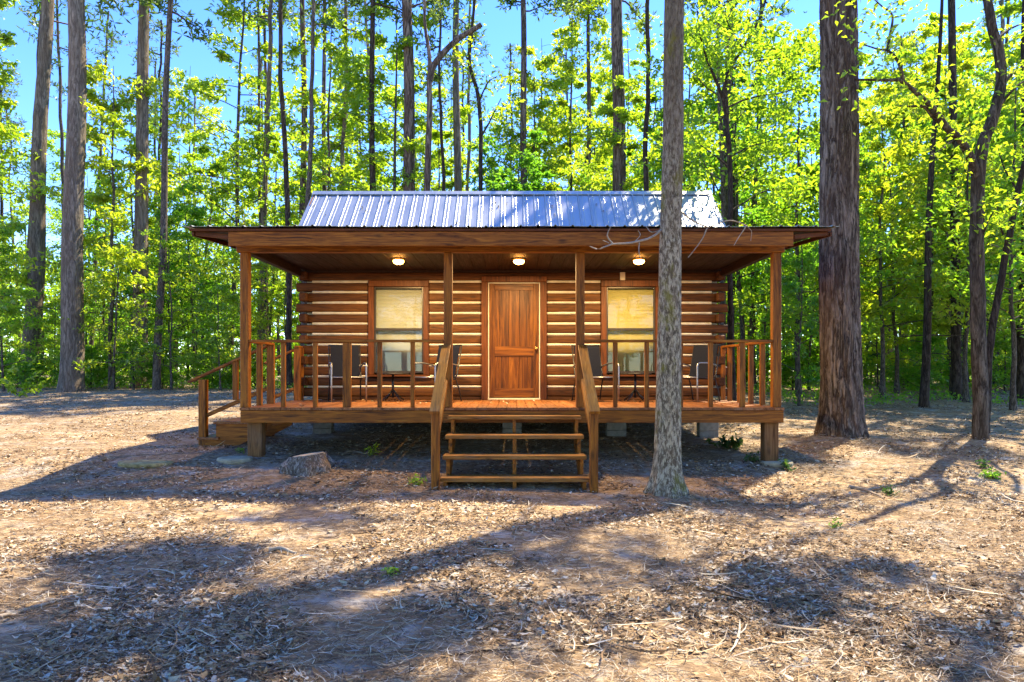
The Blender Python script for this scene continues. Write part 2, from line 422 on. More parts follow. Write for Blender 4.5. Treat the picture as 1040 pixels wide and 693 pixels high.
lf.box((-3.5, WALL_Y+.01, .939), (dxa, WALL_Y+.15, .992), .004); lf.box((dxb, WALL_Y+.01, .939), (3.5, WALL_Y+.15, .992), .004)
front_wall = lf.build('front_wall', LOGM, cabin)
ck.build('chinking', CHINK, front_wall)
for sgn in (-1, 1):
    sw, sc_ = MB(), MB()
    for i in range(12):
        zc = z0+pitch*(i+.5); h = pitch*.5-.019
        ya, yb = (WALL_Y-.13, 16.93) if i % 2 else (WALL_Y+.165, 16.7)
        x0, x1 = sorted((sgn*3.50, sgn*3.66))
        if i % 2: x0, x1 = sorted((sgn*3.565, sgn*3.70))
        sw.box((x0, ya, zc-h), (x1, yb, zc+h), .02)
        if i < 11: sc_.box((min(sgn*3.53, sgn*3.64), WALL_Y+.17, zc+pitch/2-.02), (max(sgn*3.53, sgn*3.64), 16.7, zc+pitch/2+.02), 0)
    w = sw.build('side_wall', LOGY, cabin); sc_.build('chinking', CHINK, w)
bw = MB(); bw.box((-3.49, 16.62, z0), (3.49, 16.78, z0+12*pitch), .01); bw.build('back_wall', LOGM, cabin)
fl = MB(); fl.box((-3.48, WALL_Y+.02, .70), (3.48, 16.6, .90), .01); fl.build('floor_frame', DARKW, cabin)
# unseen sheet added so that no daylight leaks in behind the windows
sh = MB(); sh.box((-3.45, WALL_Y+.45, .91), (3.45, WALL_Y+.50, 3.1), 0); sh.build('daylight_block', DARKIN, cabin)

# gables
RIDGE_Y, RIDGE_Z, SL = 14.4, 5.20, .92
def roof_z(y): return RIDGE_Z - SL*abs(y-RIDGE_Y)
for sgn in (-1, 1):
    gm = MB(); zt = z0+12*pitch+.002
    gm.prism([(12.75, zt), (16.05, zt), (RIDGE_Y, RIDGE_Z-.1)], 'x', sgn*3.62-.06, sgn*3.62+.06)
    gm.build('gable', LOGY, cabin)

# corrugated sheets
def rib_sheet(name, x0, x1, ya, za, yb, zb, parent, off=0.0):
    """ribbed metal sheet spanning x0..x1, from the low edge (ya,za) to the high edge (yb,zb)"""
    P = []; x = x0; sp = .2286
    while x < x1-.06:
        P += [(x, 0), (x+.070, 0), (x+.082, .017), (x+.100, .017), (x+.112, 0), (x+.155, .0), (x+.165, .004), (x+.175, 0)]; x += sp
    P.append((x1, 0))
    d = Vector((0, yb-ya, zb-za)); n = Vector((0, -(zb-za), yb-ya)).normalized()
    if n.z < 0: n = -n
    V = []; Q = []
    K = 9
    for k in range(K):
        t = k/(K-1)
        for (a, h) in P:
            wob = .004*math.sin(a*1.7+t*5)+.003*math.sin(a*4.1-t*3)
            V.append((a, ya+d.y*t+n.y*(h+wob+off), za+d.z*t+n.z*(h+wob+off)))
    m = len(P)
    for k in range(K-1):
        for i in range(m-1):
            Q.append((k*m+i, k*m+i+1, (k+1)*m+i+1, (k+1)*m+i))
    o = np_mesh(name, V, Q, ROOF, parent)
    mod = o.modifiers.new('thick', 'SOLIDIFY'); mod.thickness = .003
    return o
mr = rib_sheet('main_roof', -4.2, 4.2, 12.63, roof_z(12.63), RIDGE_Y, RIDGE_Z, cabin)
rib_sheet('rear_slope', -4.2, 4.2, 17.6, roof_z(17.6), RIDGE_Y, RIDGE_Z, mr)
rc = MB(); rc.prism([(RIDGE_Y-.09, RIDGE_Z-.056), (RIDGE_Y, RIDGE_Z+.027), (RIDGE_Y+.09, RIDGE_Z-.056), (RIDGE_Y+.09, RIDGE_Z-.046), (RIDGE_Y, RIDGE_Z+.039), (RIDGE_Y-.09, RIDGE_Z-.046)], 'x', -4.2, 4.2)
rc.build('ridge_cap', ROOF, mr)
for sgn in (-1, 1):
    bb = MB()
    bb.bar((sgn*4.16, 12.65, roof_z(12.65)-.09), (sgn*4.16, RIDGE_Y, RIDGE_Z-.09), .03, .13)
    bb.bar((sgn*4.16, 17.5, roof_z(17.5)-.09), (sgn*4.16, RIDGE_Y, RIDGE_Z-.09), .03, .13)
    bb.build('barge_board', WOOD_Y, mr)
pr = rib_sheet('porch_roof', -4.32, 4.27, 8.98, 3.345, 12.7, 3.56, cabin)
# roof deck and outrigger soffit below the porch sheet
so = MB()
for k in range(24):
    xa = -4.26+k*(8.47/24)
    so.prism([(9.06, 3.315), (12.6, 3.525), (12.6, 3.50), (9.06, 3.29)], 'x', xa+.002, xa+8.47/24-.002)
so.build('roof_boards', DARKW, pr)
fa = MB(); fa.box((-3.76, 9.04, 3.10), (3.73, 9.078, 3.288), .004); fa.build('fascia', WOOD_X, cabin)
st = MB(); st.box((-4.27, 9.02, 3.292), (4.22, 9.052, 3.325), .003); st.build('eave_strip', TRIMX, cabin)
for sgn in (-1, 1):
    og = MB()
    for y in (9.085, 10.4, 11.7):
        z = 3.28+(y-9.06)*.0593
        og.bar((sgn*3.76, y+.02, z-.055), (sgn*4.22, y+.02, z-.005), .04, .06)
    og.bar((sgn*4.24, 9.06, 3.26), (sgn*4.24, 12.55, 3.467), .03, .055)
    og.build('side_overhang', TRIMX, cabin)
hb = MB(); hb.box((-3.80, 9.40, 3.078), (3.76, 9.50, 3.20), .006); hb.build('header_beam', WOOD_X, cabin)
for sgn in (-1, 1):
    x = -3.70 if sgn < 0 else 3.67
    sb = MB(); sb.box((x-.05, 9.505, 3.085), (x+.05, WALL_Y-.14, 3.22), .006); sb.build('side_beam', DARKW, cabin)
ce = MB()
for k in range(34):
    xa = -3.64+k*7.25/34
    ce.box((xa+.002, 9.10, 3.205), (xa+7.25/34-.002, WALL_Y-.005, 3.225), .003)
ce.box((-3.72, WALL_Y-.004, 3.165), (3.72, WALL_Y+.14, 3.228), 0)
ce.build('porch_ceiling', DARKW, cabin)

# deck
dk = MB()
for k in range(53):
    xa = -3.75+k*7.5/53
    dk.box((xa+.0025, DECK_Y, FLOOR_Z-.038), (xa+7.5/53-.0025, WALL_Y-.03, FLOOR_Z), .003)
dk.build('porch_deck', DECK, cabin)
rj = MB(); rj.box((-3.74, DECK_Y+.012, .728), (3.74, DECK_Y+.055, FLOOR_Z-.042), .004)
for s_ in (-1, 1): rj.box((min(s_*3.70, s_*3.74), DECK_Y+.06, .73), (max(s_*3.70, s_*3.74), WALL_Y-.04, FLOOR_Z-.042), .004)
rj.build('rim_joist', WOOD_X, cabin)
jj = MB()
for k in range(12): jj.box((-3.4+k*.62, DECK_Y+.06, .735), (-3.36+k*.62, WALL_Y-.04, FLOOR_Z-.042), 0)
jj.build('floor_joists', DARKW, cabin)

# porch posts and supports
for x in (-3.70, -.885, .945, 3.665):
    p = MB(); p.box((x-.058, 9.42, FLOOR_Z), (x+.058, 9.536, 3.078), .008); p.build('porch_post', WOOD_Z, cabin)
for x, w in ((-3.57, .10), (3.60, .10)):
    zb = gz(x, 9.52)
    p = MB(); p.box((x-w, 9.46, zb-.1), (x+w, 9.62, .727), .01); p.build('support_post', SUPPORT, cabin)
for (x, y, r) in ((-3.78, 9.32, .24), (3.68, 9.50, .22)):
    zb = gz(x, y); bm = MB()
    prof = [(r*.97, -.05), (r, .015), (r*.93, .035), (r*.5, .04), (.01, .04)]
    bm.lathe(prof, (x, y, zb), 18)
    pd = bm.build('concrete_pad', PADM, cabin)
    for v in pd.data.vertices:
        k = 1+.16*mnoise.noise(Vector((v.co.x*4, v.co.y*4, 2)))
        v.co.x = x+(v.co.x-x)*k; v.co.y = y+(v.co.y-y)*k
for x, y in ((-3.36, 12.15), (0.0, 12.2), (3.48, 12.15), (1.85, 12.15), (-3.36, 16.4), (3.48, 16.4), (0, 16.4)):
    zb = gz(x, y)-.05; bm = MB(); h = (.698-zb)/3
    for k in range(3): bm.box((x-.17, y-.1, zb+k*h+.004), (x+.17, y+.1, zb+(k+1)*h), .008)
    bm.build('foundation_pier', CONC, cabin)
pp = MB(); pp.tube([(.6, 11.6, .69), (2.0, 11.6, .67)], .045, 10); pp.build('drain_pipe', plain('grey_pvc', (.42, .42, .40), .5), cabin)

# railings
RZ = 1.44+(377-345)*9.42/F
def railing(a, b, spots, widths, side=False):
    bm = MB()
    bm.bar((a[0], a[1], RZ-.018), (b[0], b[1], RZ-.018), .085, .036)
    r = bm.build('porch_railing', WOOD_Y if side else WOOD_X, cabin)
    for s_, w in zip(spots, widths):
        x, y = s_; k = MB(); k.box((x-w/2, y-.022, FLOOR_Z+.001), (x+w/2, y+.022, RZ-.037), .004)
        k.build('baluster', WOOD_Z, r)
    return r
fb = lambda p: ((p-520)*9.46/F, 9.475)
railing((-3.64, 9.475, 0), (-.945, 9.475, 0), [fb(p) for p in (287.5, 320, 352.3, 385.5, 419)], [.062, .062, .115, .062, .058])
railing((1.005, 9.475, 0), (3.605, 9.475, 0), [fb(p) for p in (625, 657, 690, 722, 754)], [.062, .06, .10, .062, .08])
railing((3.67, 9.54, 0), (3.67, 11.90, 0), [(3.67, 10.0), (3.67, 10.48), (3.67, 11.0), (3.67, 11.5), (3.67, 11.86)], [.075]*5, True)
lr = railing((-3.70, 9.54, 0), (-3.70, 10.52, 0), [(-3.70, 10.0), (-3.70, 10.47)], [.082, .115], True)
lr2 = railing((-3.70, 11.72, 0), (-3.70, 11.93, 0), [(-3.70, 11.76), (-3.68, 11.90)], [.115, .085], True)

# front steps: stringers with treads, newels and rails under them
TZ = [.160, .385, .610, .838]; TY = [8.15, 8.485, 8.82, 9.15]
def sawtooth(y_front, zs, run, end_y, drop):
    poly = []
    g0 = -.12
    poly.append((y_front[0]+.03, g0)); 
    for k in range(len(zs)):
        yk = y_front[k]+.03; zk = zs[k]-.041
        poly.append((yk, zk)); poly.append(((y_front[k+1]+.03 if k+1 < len(zs) else end_y), zk))
    poly.append((end_y, zs[-1]-drop)); poly.append((y_front[0]+.30, g0))
    return poly
sp_ = MB()
poly = sawtooth(TY, TZ, .33, DECK_Y+.008, .36)
sp_.prism(poly, 'x', .03-.022, .03+.022)
steps = sp_.build('front_steps', WOOD_Y, cabin)
for x in (-.80, .87):
    t = MB(); t.prism(poly, 'x', x-.022, x+.022); t.build('stringer', WOOD_Y, steps)
for k in range(4):
    t = MB(); t.box((-.865, TY[k], TZ[k]-.048), (.93, TY[k]+.145, TZ[k]), .006); t.box((-.863, TY[k]+.152, TZ[k]-.04), (.928, TY[k]+.295 if k < 3 else DECK_Y+.006, TZ[k]-.001), .006)
    t.build('tread', STEP, steps)
for x, zf in ((-.905, -.06), (.968, -.12)):
    t = MB(); t.box((x-.048, 8.03, zf), (x+.048, 8.13, .962), .007); t.build('newel_post', WOOD_Z, steps)
    t = MB(); t.bar((x, 7.96, .955), (x*1.0-.0, 9.415, 1.79), .12, .038); t.build('handrail', WOOD_R, steps)
    t = MB(); t.bar((x, 8.135, .56), (x, 9.41, 1.30), .04, .085); t.build('lower_rail', WOOD_R, steps)

# side steps on the left, going down to the left
sx = [-4.76, -4.50, -4.22]; sz = [.405, .645]
sm = MB()
def side_poly():
    return [(-4.74, .12), (-4.74, .39), (-4.52, .39), (-4.52, .63), (-4.06, .63), (-4.06, .86), (-3.76, .86), (-3.76, .52), (-4.30, .24), (-4.40, .12)]
sm.prism(side_poly(), 'y', 10.42, 10.465)
ss = sm.build('side_steps', WOOD_X, cabin)
t = MB(); t.prism(side_poly(), 'y', 11.66, 11.705); t.build('stringer', WOOD_X, ss)
t = MB(); t.prism([(-3.66, .60), (-3.66, .725), (-3.35, .725), (-3.45, .66)], 'y', 10.42, 10.465); t.build('brace', WOOD_X, ss)
for (x0, x1, z) in ((-4.80, -4.47, .43), (-4.55, -4.0, .67)):
    t = MB(); t.box((x0, 10.38, z-.038), (x1, 11.75, z), .006); t.build('tread', DECK, ss)
for y, yn in ((10.47, 10.40), (11.76, 11.76)):
    if y < 11:
        t = MB(); t.box((-4.79, y-.055, .15), (-4.68, y+.055, 1.31), .007); t.build('newel_post', WOOD_Z, ss)
        t = MB(); t.box((-4.28, y-.03, 1.0), (-4.20, y+.03, 1.60), .006); t.build('baluster', WOOD_Z, ss)
        t = MB(); t.bar((-4.68, y, .76), (-3.76, y, 1.17), .04, .06); t.build('lower_rail', WOOD_X, ss)
        t = MB(); t.bar((-4.96, y, 1.27), (-3.75, y, 1.83), .10, .036); t.build('handrail', WOOD_X, ss)
    else:
        t = MB(); t.box((-4.20, y-.045, .30), (-4.10, y+.045, 1.60), .007); t.build('newel_post', WOOD_Z, ss)
        t = MB(); t.bar((-4.25, y, 1.58), (-3.76, y, 1.80), .09, .036); t.build('handrail', WOOD_X, ss)
        t = MB(); t.bar((-4.10, y, .99), (-3.76, y, 1.13), .04, .06); t.build('lower_rail', WOOD_X, ss)

# door
dx0, dx1 = PX(496), PX(548.3)
ztop, zbot = CAM_H-(287-377)*WALL_Y/F, FLOOR_Z+.03
d = MB(); npl = 5
for k in range(npl):
    a = dx0+.012+(dx1-dx0-.024)*k/npl; b = dx0+.012+(dx1-dx0-.024)*(k+1)/npl
    d.box((a+.001, WALL_Y+.06, zbot+.01), (b-.001, WALL_Y+.09, ztop-.012), .003)
door = d.build('door', DOORM, cabin)
d = MB()
for (a, b) in ((zbot+.012, zbot+.17), (CAM_H-(361-377)*WALL_Y/F-.02, CAM_H-(352-377)*WALL_Y/F), (ztop-.13, ztop-.014)):
    d = MB(); d.box((dx0+.11, WALL_Y+.045, a), (dx1-.11, WALL_Y+.059, b), .003); d.build('door_rail', DOORX, door)
for (a, b) in ((dx0+.013, dx0+.109), (dx1-.109, dx1-.013)):
    d = MB(); d.box((a, WALL_Y+.044, zbot+.011), (b, WALL_Y+.059, ztop-.013), .003); d.build('door_stile', DOORM, door)
d = MB()
d.box((dx0-.004, WALL_Y+.03, zbot), (dx0+.012, WALL_Y+.08, ztop), 0); d.box((dx1-.012, WALL_Y+.03, zbot), (dx1+.004, WALL_Y+.08, ztop), 0)
d.box((dx0+.012, WALL_Y+.03, ztop-.012), (dx1-.012, WALL_Y+.08, ztop), 0); d.build('weatherstrip', WEATHERSTRIP, door)
d = MB(); d.box((dx0-.03, WALL_Y-.035, FLOOR_Z+.001), (dx1+.03, WALL_Y+.09, FLOOR_Z+.028), .004); d.build('threshold', IVORY, door)
d = MB(); kx, kz = PX(545), CAM_H-(354-377)*WALL_Y/F
d.tube([(kx, WALL_Y+.044, kz), (kx, WALL_Y+.036, kz), (kx, WALL_Y+.03, kz), (kx, WALL_Y+.008, kz), (kx, WALL_Y-.004, kz), (kx, WALL_Y-.022, kz), (kx, WALL_Y-.03, kz)],
       [.032, .032, .012, .012, .026, .028, .012], 14); d.build('door_knob', BRASS, door)
d = MB(); tw = .115
d.box((dx0-.006-tw, WALL_Y-.045, FLOOR_Z+.001), (dx0-.006, WALL_Y+.05, ztop+.005), .006)
d.box((dx1+.006, WALL_Y-.045, FLOOR_Z+.001), (dx1+.006+tw, WALL_Y+.05, ztop+.005), .006)
d.box((dx0-.006-tw, WALL_Y-.048, ztop+.007), (dx1+.006+tw, WALL_Y+.05, ztop+.105), .006)
d.build('door_frame', TRIM, door)

# windows
def window(xa, xb, blind_mat, lab):
    x0, x1 = PX(xa), PX(xb); zt = CAM_H-(291.5-377)*WALL_Y/F; zb = CAM_H-(379-377)*WALL_Y/F
    f = MB(); w = .098
    f.box((x0-w, WALL_Y-.04, zb-.03), (x0-.002, WALL_Y+.06, zt+.002), .006)
    f.box((x1+.002, WALL_Y-.04, zb-.03), (x1+w, WALL_Y+.06, zt+.002), .006)
    f.box((x0-w, WALL_Y-.043, zt+.004), (x1+w, WALL_Y+.06, zt+.11), .006)
    win = f.build('window', TRIM, cabin); win['label'] = lab
    s_ = MB(); t = .028; zm = CAM_H-(334.5-377)*WALL_Y/F
    for a, b in ((x0, x0+t), (x1-t, x1)): s_.box((a, WALL_Y, zb), (b, WALL_Y+.05, zt), .003)
    s_.box((x0+t, WALL_Y, zt-t), (x1-t, WALL_Y+.05, zt), .003); s_.box((x0+t, WALL_Y, zb), (x1-t, WALL_Y+.05, zb+.035), .003)
    s_.box((x0+t, WALL_Y-.005, zm-.02), (x1-t, WALL_Y+.045, zm+.02), .003)
    s_.build('sash', SASH, win)
    p = MB(); p.box((x0+t, WALL_Y+.018, zm+.02), (x1-t, WALL_Y+.022, zt-t), 0); p.box((x0+t, WALL_Y+.032, zb+.035), (x1-t, WALL_Y+.036, zm-.02), 0)
    p.build('pane', GLASS, win)
    bl = MB(); z = zb+.02; rr = random.Random(int(xa))
    while z < zt-.03:
        c = Vector(((x0+x1)/2, WALL_Y+.095, z))
        bl.bar((x0+.02, c.y, z+rr.uniform(-.0015, .0015)), (x1-.02, c.y, z), .036, .0022, up=(0, -.92, .38), bevel=0)
        z += .0245
    bl.build('blind', blind_mat, win)
    s2 = MB(); s2.box((x0-w-.02, WALL_Y-.06, zb-.065), (x1+w+.02, WALL_Y+.02, zb-.032), .005); s2.build('sill', TRIMX, win)
    return win
window(380, 430, BLIND, 'window with cream blinds left of the door')
window(616, 665.5, BLIND_LAMP_TINT, 'window with yellow lit blinds right of the door')

# porch lamps (lit), small box above the right window
def lamp(x, label):
    t = empty('porch_light', (x, 10.7, 3.203)); tag(t, label, 'porch light', 'lit ceiling lights under the porch roof')
    a = MB(); a.lathe([(.10, 0), (.105, -.012), (.085, -.03)], (0, 0, 0), 24); a.build('lamp_base', BRASS, t)
    a = MB(); a.lathe([(.082, -.0305), (.084, -.05), (.066, -.075), (.035, -.088), (.005, -.092)], (0, 0, 0), 24); a.build('lamp_glass', GLOW, t)
    l = bpy.data.lights.new('porch_bulb', 'AREA'); l.shape = 'DISK'; l.size = .13; l.energy = 27; l.color = (1.0, .66, .27)
    o = bpy.data.objects.new('porch_bulb', l); COL.objects.link(o); o.location = (0, 0, -.097); o.parent = t
lamp(-1.78, 'lit warm ceiling light on the porch in front of the cream blind window')
lamp(.108, 'lit warm ceiling light on the porch in front of the plank door')
lamp(1.99, 'lit warm ceiling light on the porch beside the dead twigs')
bx = MB(); c = px(632, 281, WALL_Y); bx.box((c.x-.045, WALL_Y-.052, c.z-.07), (c.x+.045, WALL_Y-.004, c.z+.07), .008)
for k in range(3): bx.box((c.x-.025, WALL_Y-.056, c.z-.03+k*.02), (c.x+.025, WALL_Y-.0525, c.z-.022+k*.02), 0)
tag(bx.build('sensor_box', IVORY), 'small ivory plastic box on the log wall above the yellow window', 'sensor box')

# chairs and side tables on the porch
def chair(x, y, face, label):
    rz = math.atan2(face[1], face[0])+math.pi/2      # model faces -Y
    t = empty('patio_chair', (x, y, FLOOR_Z+.001), rz); tag(t, label, 'chair', 'metal sling chairs on the porch')
    s_ = MB(); s_.prism([(-.25, .415), (-.27, .395), (-.24, .40), (.20, .365), (.23, .375), (.20, .385)], 'x', -.235, .235); s_.build('seat', SLING, t)
    s_ = MB(); s_.prism([(.20, .40), (.215, .395), (.335, .88), (.355, .925), (.34, .925), (.32, .885)], 'x', -.235, .235); s_.build('backrest', SLING, t)
    for sg in (-1, 1):
        a = MB(); xx = sg*.275
        a.tube([(xx, -.27, .008), (xx, -.275, .30), (xx, -.275, .57), (xx, -.262, .61), (xx, -.22, .632), (xx, 0, .635), (xx, .22, .60), (xx*.93, .27, .575)], .0125, 8); a.build('armrest', ALU, t)
        a = MB(); a.tube([(xx*.93, .365, .94), (xx*.93, .25, .45), (xx*.93, .20, .38)], .012, 8); a.build('back_frame', BLACKM, t)
        a = MB(); a.tube([(xx*.92, -.26, .405), (xx*.92, .22, .37), (xx*.95, .30, .18), (xx*.96, .34, .008)], .012, 8); a.build('leg', BLACKM, t)
    a = MB(); a.tube([(-.265, -.26, .40), (.265, -.26, .40)], .013, 8); a.build('front_rail', ALU, t)
    a = MB(); a.tube([(-.255, .35, .932), (.255, .35, .932)], .012, 8); a.build('top_rail', BLACKM, t)
chair(-2.72, 11.25, (.35, -.94), 'dark sling patio chair left of the left porch side table')
chair(-1.26, 11.2, (-.62, -.78), 'dark sling patio chair with a blue seat edge behind the left stair rail')
chair(1.38, 11.25, (.36, -.93), 'dark sling patio chair behind the right stair rail')
chair(2.98, 11.2, (-.78, -.62), 'dark sling patio chair near the right end of the porch behind the mossy tree')
def side_table(x, y, label):
    t = empty('side_table', (x, y, FLOOR_Z+.001)); tag(t, label, 'side table', 'small round pedestal tables on the porch')
    a = MB(); a.lathe([(.24, .445), (.265, .45), (.27, .462), (.255, .47), (.01, .472)], (0, 0, 0), 28); a.build('tabletop', BLACKM, t)
    a = MB(); a.tube([(0, 0, .06), (0, 0, .445)], .02, 10); a.build('pedestal', BLACKM, t)
    for k in range(4):
        an = math.pi/4+k*math.pi/2; a = MB()
        a.tube([(.015*math.cos(an), .015*math.sin(an), .19), (.10*math.cos(an), .10*math.sin(an), .10), (.22*math.cos(an), .22*math.sin(an), .012)], .012, 6); a.build('leg', BLACKM, t)
side_table(-1.98, 11.35, 'small dark round table under the cream blind window')
side_table(2.05, 11.35, 'small dark round table under the yellow lit window')

# ------------------------------------------------------------------ trees
def tube_np(path, rad, sides, amp=0.0, sc=1.0, seed=0, flare=0.0, fl_h=.5, zf=.33):
    P = np.asarray(path, float); n = len(P); r = np.asarray(rad, float)
    T = np.gradient(P, axis=0); T /= np.linalg.norm(T, axis=1)[:, None]
    ref = np.array([1.0, .13, 0.0]); V = np.zeros((n, sides, 3)); an = np.arange(sides)*2*np.pi/sides
    z0_ = P[0, 2]
    for i in range(n):
        u = ref-T[i]*ref.dot(T[i]); u /= np.linalg.norm(u); w = np.cross(T[i], u)
        rr = np.full(sides, r[i])
        if flare:
            k = math.exp(-max(0, P[i, 2]-z0_-.1)/fl_h)
            rr = rr*(1+flare*k*(1+.55*np.cos(an*5+seed)*np.cos(an*2+seed*1.7)))
        V[i] = P[i]+rr[:, None]*(np.cos(an)[:, None]*u+np.sin(an)[:, None]*w)
        if amp:
            for k in range(sides):
                q = V[i, k]
                w_ = .35*mnoise.noise(Vector((q[2]*sc*.12, k*.08, seed)))
                dd = abs(mnoise.noise(Vector((math.cos(an[k]+w_)*r[0]*sc*1.3+seed, math.sin(an[k]+w_)*r[0]*sc*1.3, q[2]*sc*zf*.42))))
                e = min(1.0, dd*5.0)*min(1.0, .35+6*abs(mnoise.noise(Vector((q[0]*sc*1.1, q[1]*sc*1.1, q[2]*sc*zf*1.6)))))
                f = mnoise.noise(Vector((q[0]*sc*2.3, q[1]*sc*2.3, q[2]*sc*.9)))
                nrm = (V[i, k]-P[i])/max(rr[k], 1e-4)
                V[i, k] += nrm*amp*(e-.6+.35*f)
    idx = np.arange(n*sides).reshape(n, sides); a = idx[:-1]; b = idx[1:]
    Q = np.stack([a, np.roll(a, -1, 1), np.roll(b, -1, 1), b], -1).reshape(-1, 4)
    return V.reshape(-1, 3), Q
def join(parts):
    V = []; Q = []; o = 0
    for v, q in parts: V.append(v); Q.append(q+o); o += len(v)
    return np.concatenate(V), np.concatenate(Q)
def smooth_path(pts, n):
    """Catmull-Rom through the points"""
    P = np.asarray(pts, float); m = len(P)
    P2 = np.vstack([2*P[0]-P[1], P, 2*P[-1]-P[-2]]); out = []
    for t in np.linspace(0, m-1, n):
        i = min(int(t), m-2); u = t-i; p0, p1, p2, p3 = P2[i:i+4]
        out.append(.5*((2*p1)+(-p0+p2)*u+(2*p0-5*p1+4*p2-p3)*u*u+(-p0+3*p1-3*p2+p3)*u**3))
    return np.array(out)
def leaves(C, size, rs, up=1.0, asp=.5, droop=.25, curl=.25):
    """kite-shaped leaves at centres C"""
    n = len(C)
    nrm = rs.normal(0, .62, (n, 3)); nrm[:, 2] += up; nrm /= np.linalg.norm(nrm, axis=1)[:, None]
    d = rs.normal(0, 1, (n, 3)); d -= nrm*(d*nrm).sum(1)[:, None]; d /= np.linalg.norm(d, axis=1)[:, None]
    s = np.cross(nrm, d); L = (size*rs.uniform(.6, 1.35, n))[:, None]
    dn = np.zeros((n, 3)); dn[:, 2] = -droop
    V = np.stack([C-d*L*.5, C+s*L*asp*.5+d*L*.05+nrm*L*curl*.4, C+d*L*.5+dn*L, C-s*L*asp*.5+d*L*.05+nrm*L*curl*.4], 1).reshape(-1, 3)
    Q = np.arange(4*n).reshape(n, 4); return V, Q
def needles(C, size, rs, per=7):
    """bunches of thin needle blades"""
    n = len(C)*per; Cc = np.repeat(C, per, 0)
    d = rs.normal(0, 1, (n, 3)); d[:, 2] += .35; d /= np.linalg.norm(d, axis=1)[:, None]
    s = np.cross(d, rs.normal(0, 1, (n, 3))); s /= np.linalg.norm(s, axis=1)[:, None]
    L = (size*rs.uniform(.7, 1.2, n))[:, None]; w = .035*np.ones((n, 1))*size/.3
    V = np.stack([Cc-s*w*.3, Cc+d*L*.6+s*w, Cc+d*L, Cc+d*L*.6-s*w], 1).reshape(-1, 3)
    return V, np.arange(4*n).reshape(n, 4)

def branch_pts(rs, start, az, L, rise, n=6, wob=.12):
    P = [np.array(start)]; d = np.array([math.cos(az), math.sin(az), rise]); d /= np.linalg.norm(d)
    for k in range(n-1):
        d = d+rs.normal(0, wob, 3); d[2] -= .03; d /= np.linalg.norm(d); P.append(P[-1]+d*L/(n-1))
    return np.array(P)

def broadleaf(seed, H, base, spread, nb, lpt, size, r0, mat_b, mat_l, name, up=1.0, flat=.09):
    rs = np.random.RandomState(seed); n = 14
    z = np.linspace(0, H, n); wob = np.cumsum(rs.normal(0, .014*H/4, (n, 2)), 0); wob -= wob[0]
    T = np.column_stack([wob, z]); rad = r0*(1-z/H)**.8+.008
    parts = [tube_np(T, rad, 9, 0, 1, 0, .5, .25)]; cl = []
    for k in range(nb):
        t = base+(.98-base)*((k+rs.rand())/nb); i = t*(n-1); p = np.array([np.interp(i, range(n), T[:, c]) for c in range(3)])
        L = spread*(1-.62*(t-base)/(1-base))*rs.uniform(.55, 1.2); az = k*2.4+rs.uniform(-.5, .5)
        B = branch_pts(rs, p, az, L, rs.uniform(.05, .65)); rb = max(.006, .42*np.interp(t*H, z, rad))
        parts.append(tube_np(B, np.linspace(rb, .004, len(B)), 5))
        for j in range(rs.randint(5, 8)):
            u = rs.uniform(.25, 1.0); q = np.array([np.interp(u*5, range(6), B[:, c]) for c in range(3)])
            S = branch_pts(rs, q, az+rs.uniform(-1.3, 1.3), L*rs.uniform(.18, .45), rs.uniform(-.15, .35), 5, .18)
            parts.append(tube_np(S, np.linspace(.006, .002, 5), 3))
            m = int(lpt*rs.uniform(.4, 1.5)); u2 = rs.uniform(.1, 1.1, m)*4
            c = np.column_stack([np.interp(u2, range(5), S[:, a]) for a in range(3)])
            cl.append(c+rs.normal(0, 1, (m, 3))*np.array([.15, .15, flat])*max(.6, L/1.6))
    V, Q = join(parts); root = empty(name, (0, 0, 0))
    np_mesh('trunk', V, Q, mat_b, root, True)
    V, Q = leaves(np.concatenate(cl), size, rs, up); np_mesh('crown', V, Q, mat_l, root)
    return root

def pine_crown(seed, trunk_path, z_from, parent, nb=16, L0=2.6, per=26, size=.30, mat=None):
    rs = np.random.RandomState(seed); parts = []; cl = []
    T = np.asarray(trunk_path); top = T[-1, 2]
    for k in range(nb):
        zz = z_from+(top-z_from)*(k+rs.rand())/nb
        p = np.array([np.interp(zz, T[:, 2], T[:, c]) for c in range(3)])
        L = L0*(1-.55*(zz-z_from)/(top-z_from))*rs.uniform(.5, 1.15); B = branch_pts(rs, p, k*2.4+rs.rand(), L, rs.uniform(-.1, .45), 6, .15)
        parts.append(tube_np(B, np.linspace(.04, .008, 6), 5))
        for j in range(5):
            u = rs.uniform(.45, 1.0)*5; q = np.array([np.interp(u, range(6), B[:, c]) for c in range(3)])
            cl.append(q+rs.normal(0, .22, (per//5+1, 3)))
    limbs = join(parts)
    V, Q = needles(np.concatenate(cl), size, rs); np_mesh('crown', V, Q, mat or NEEDLE, parent)
    return limbs

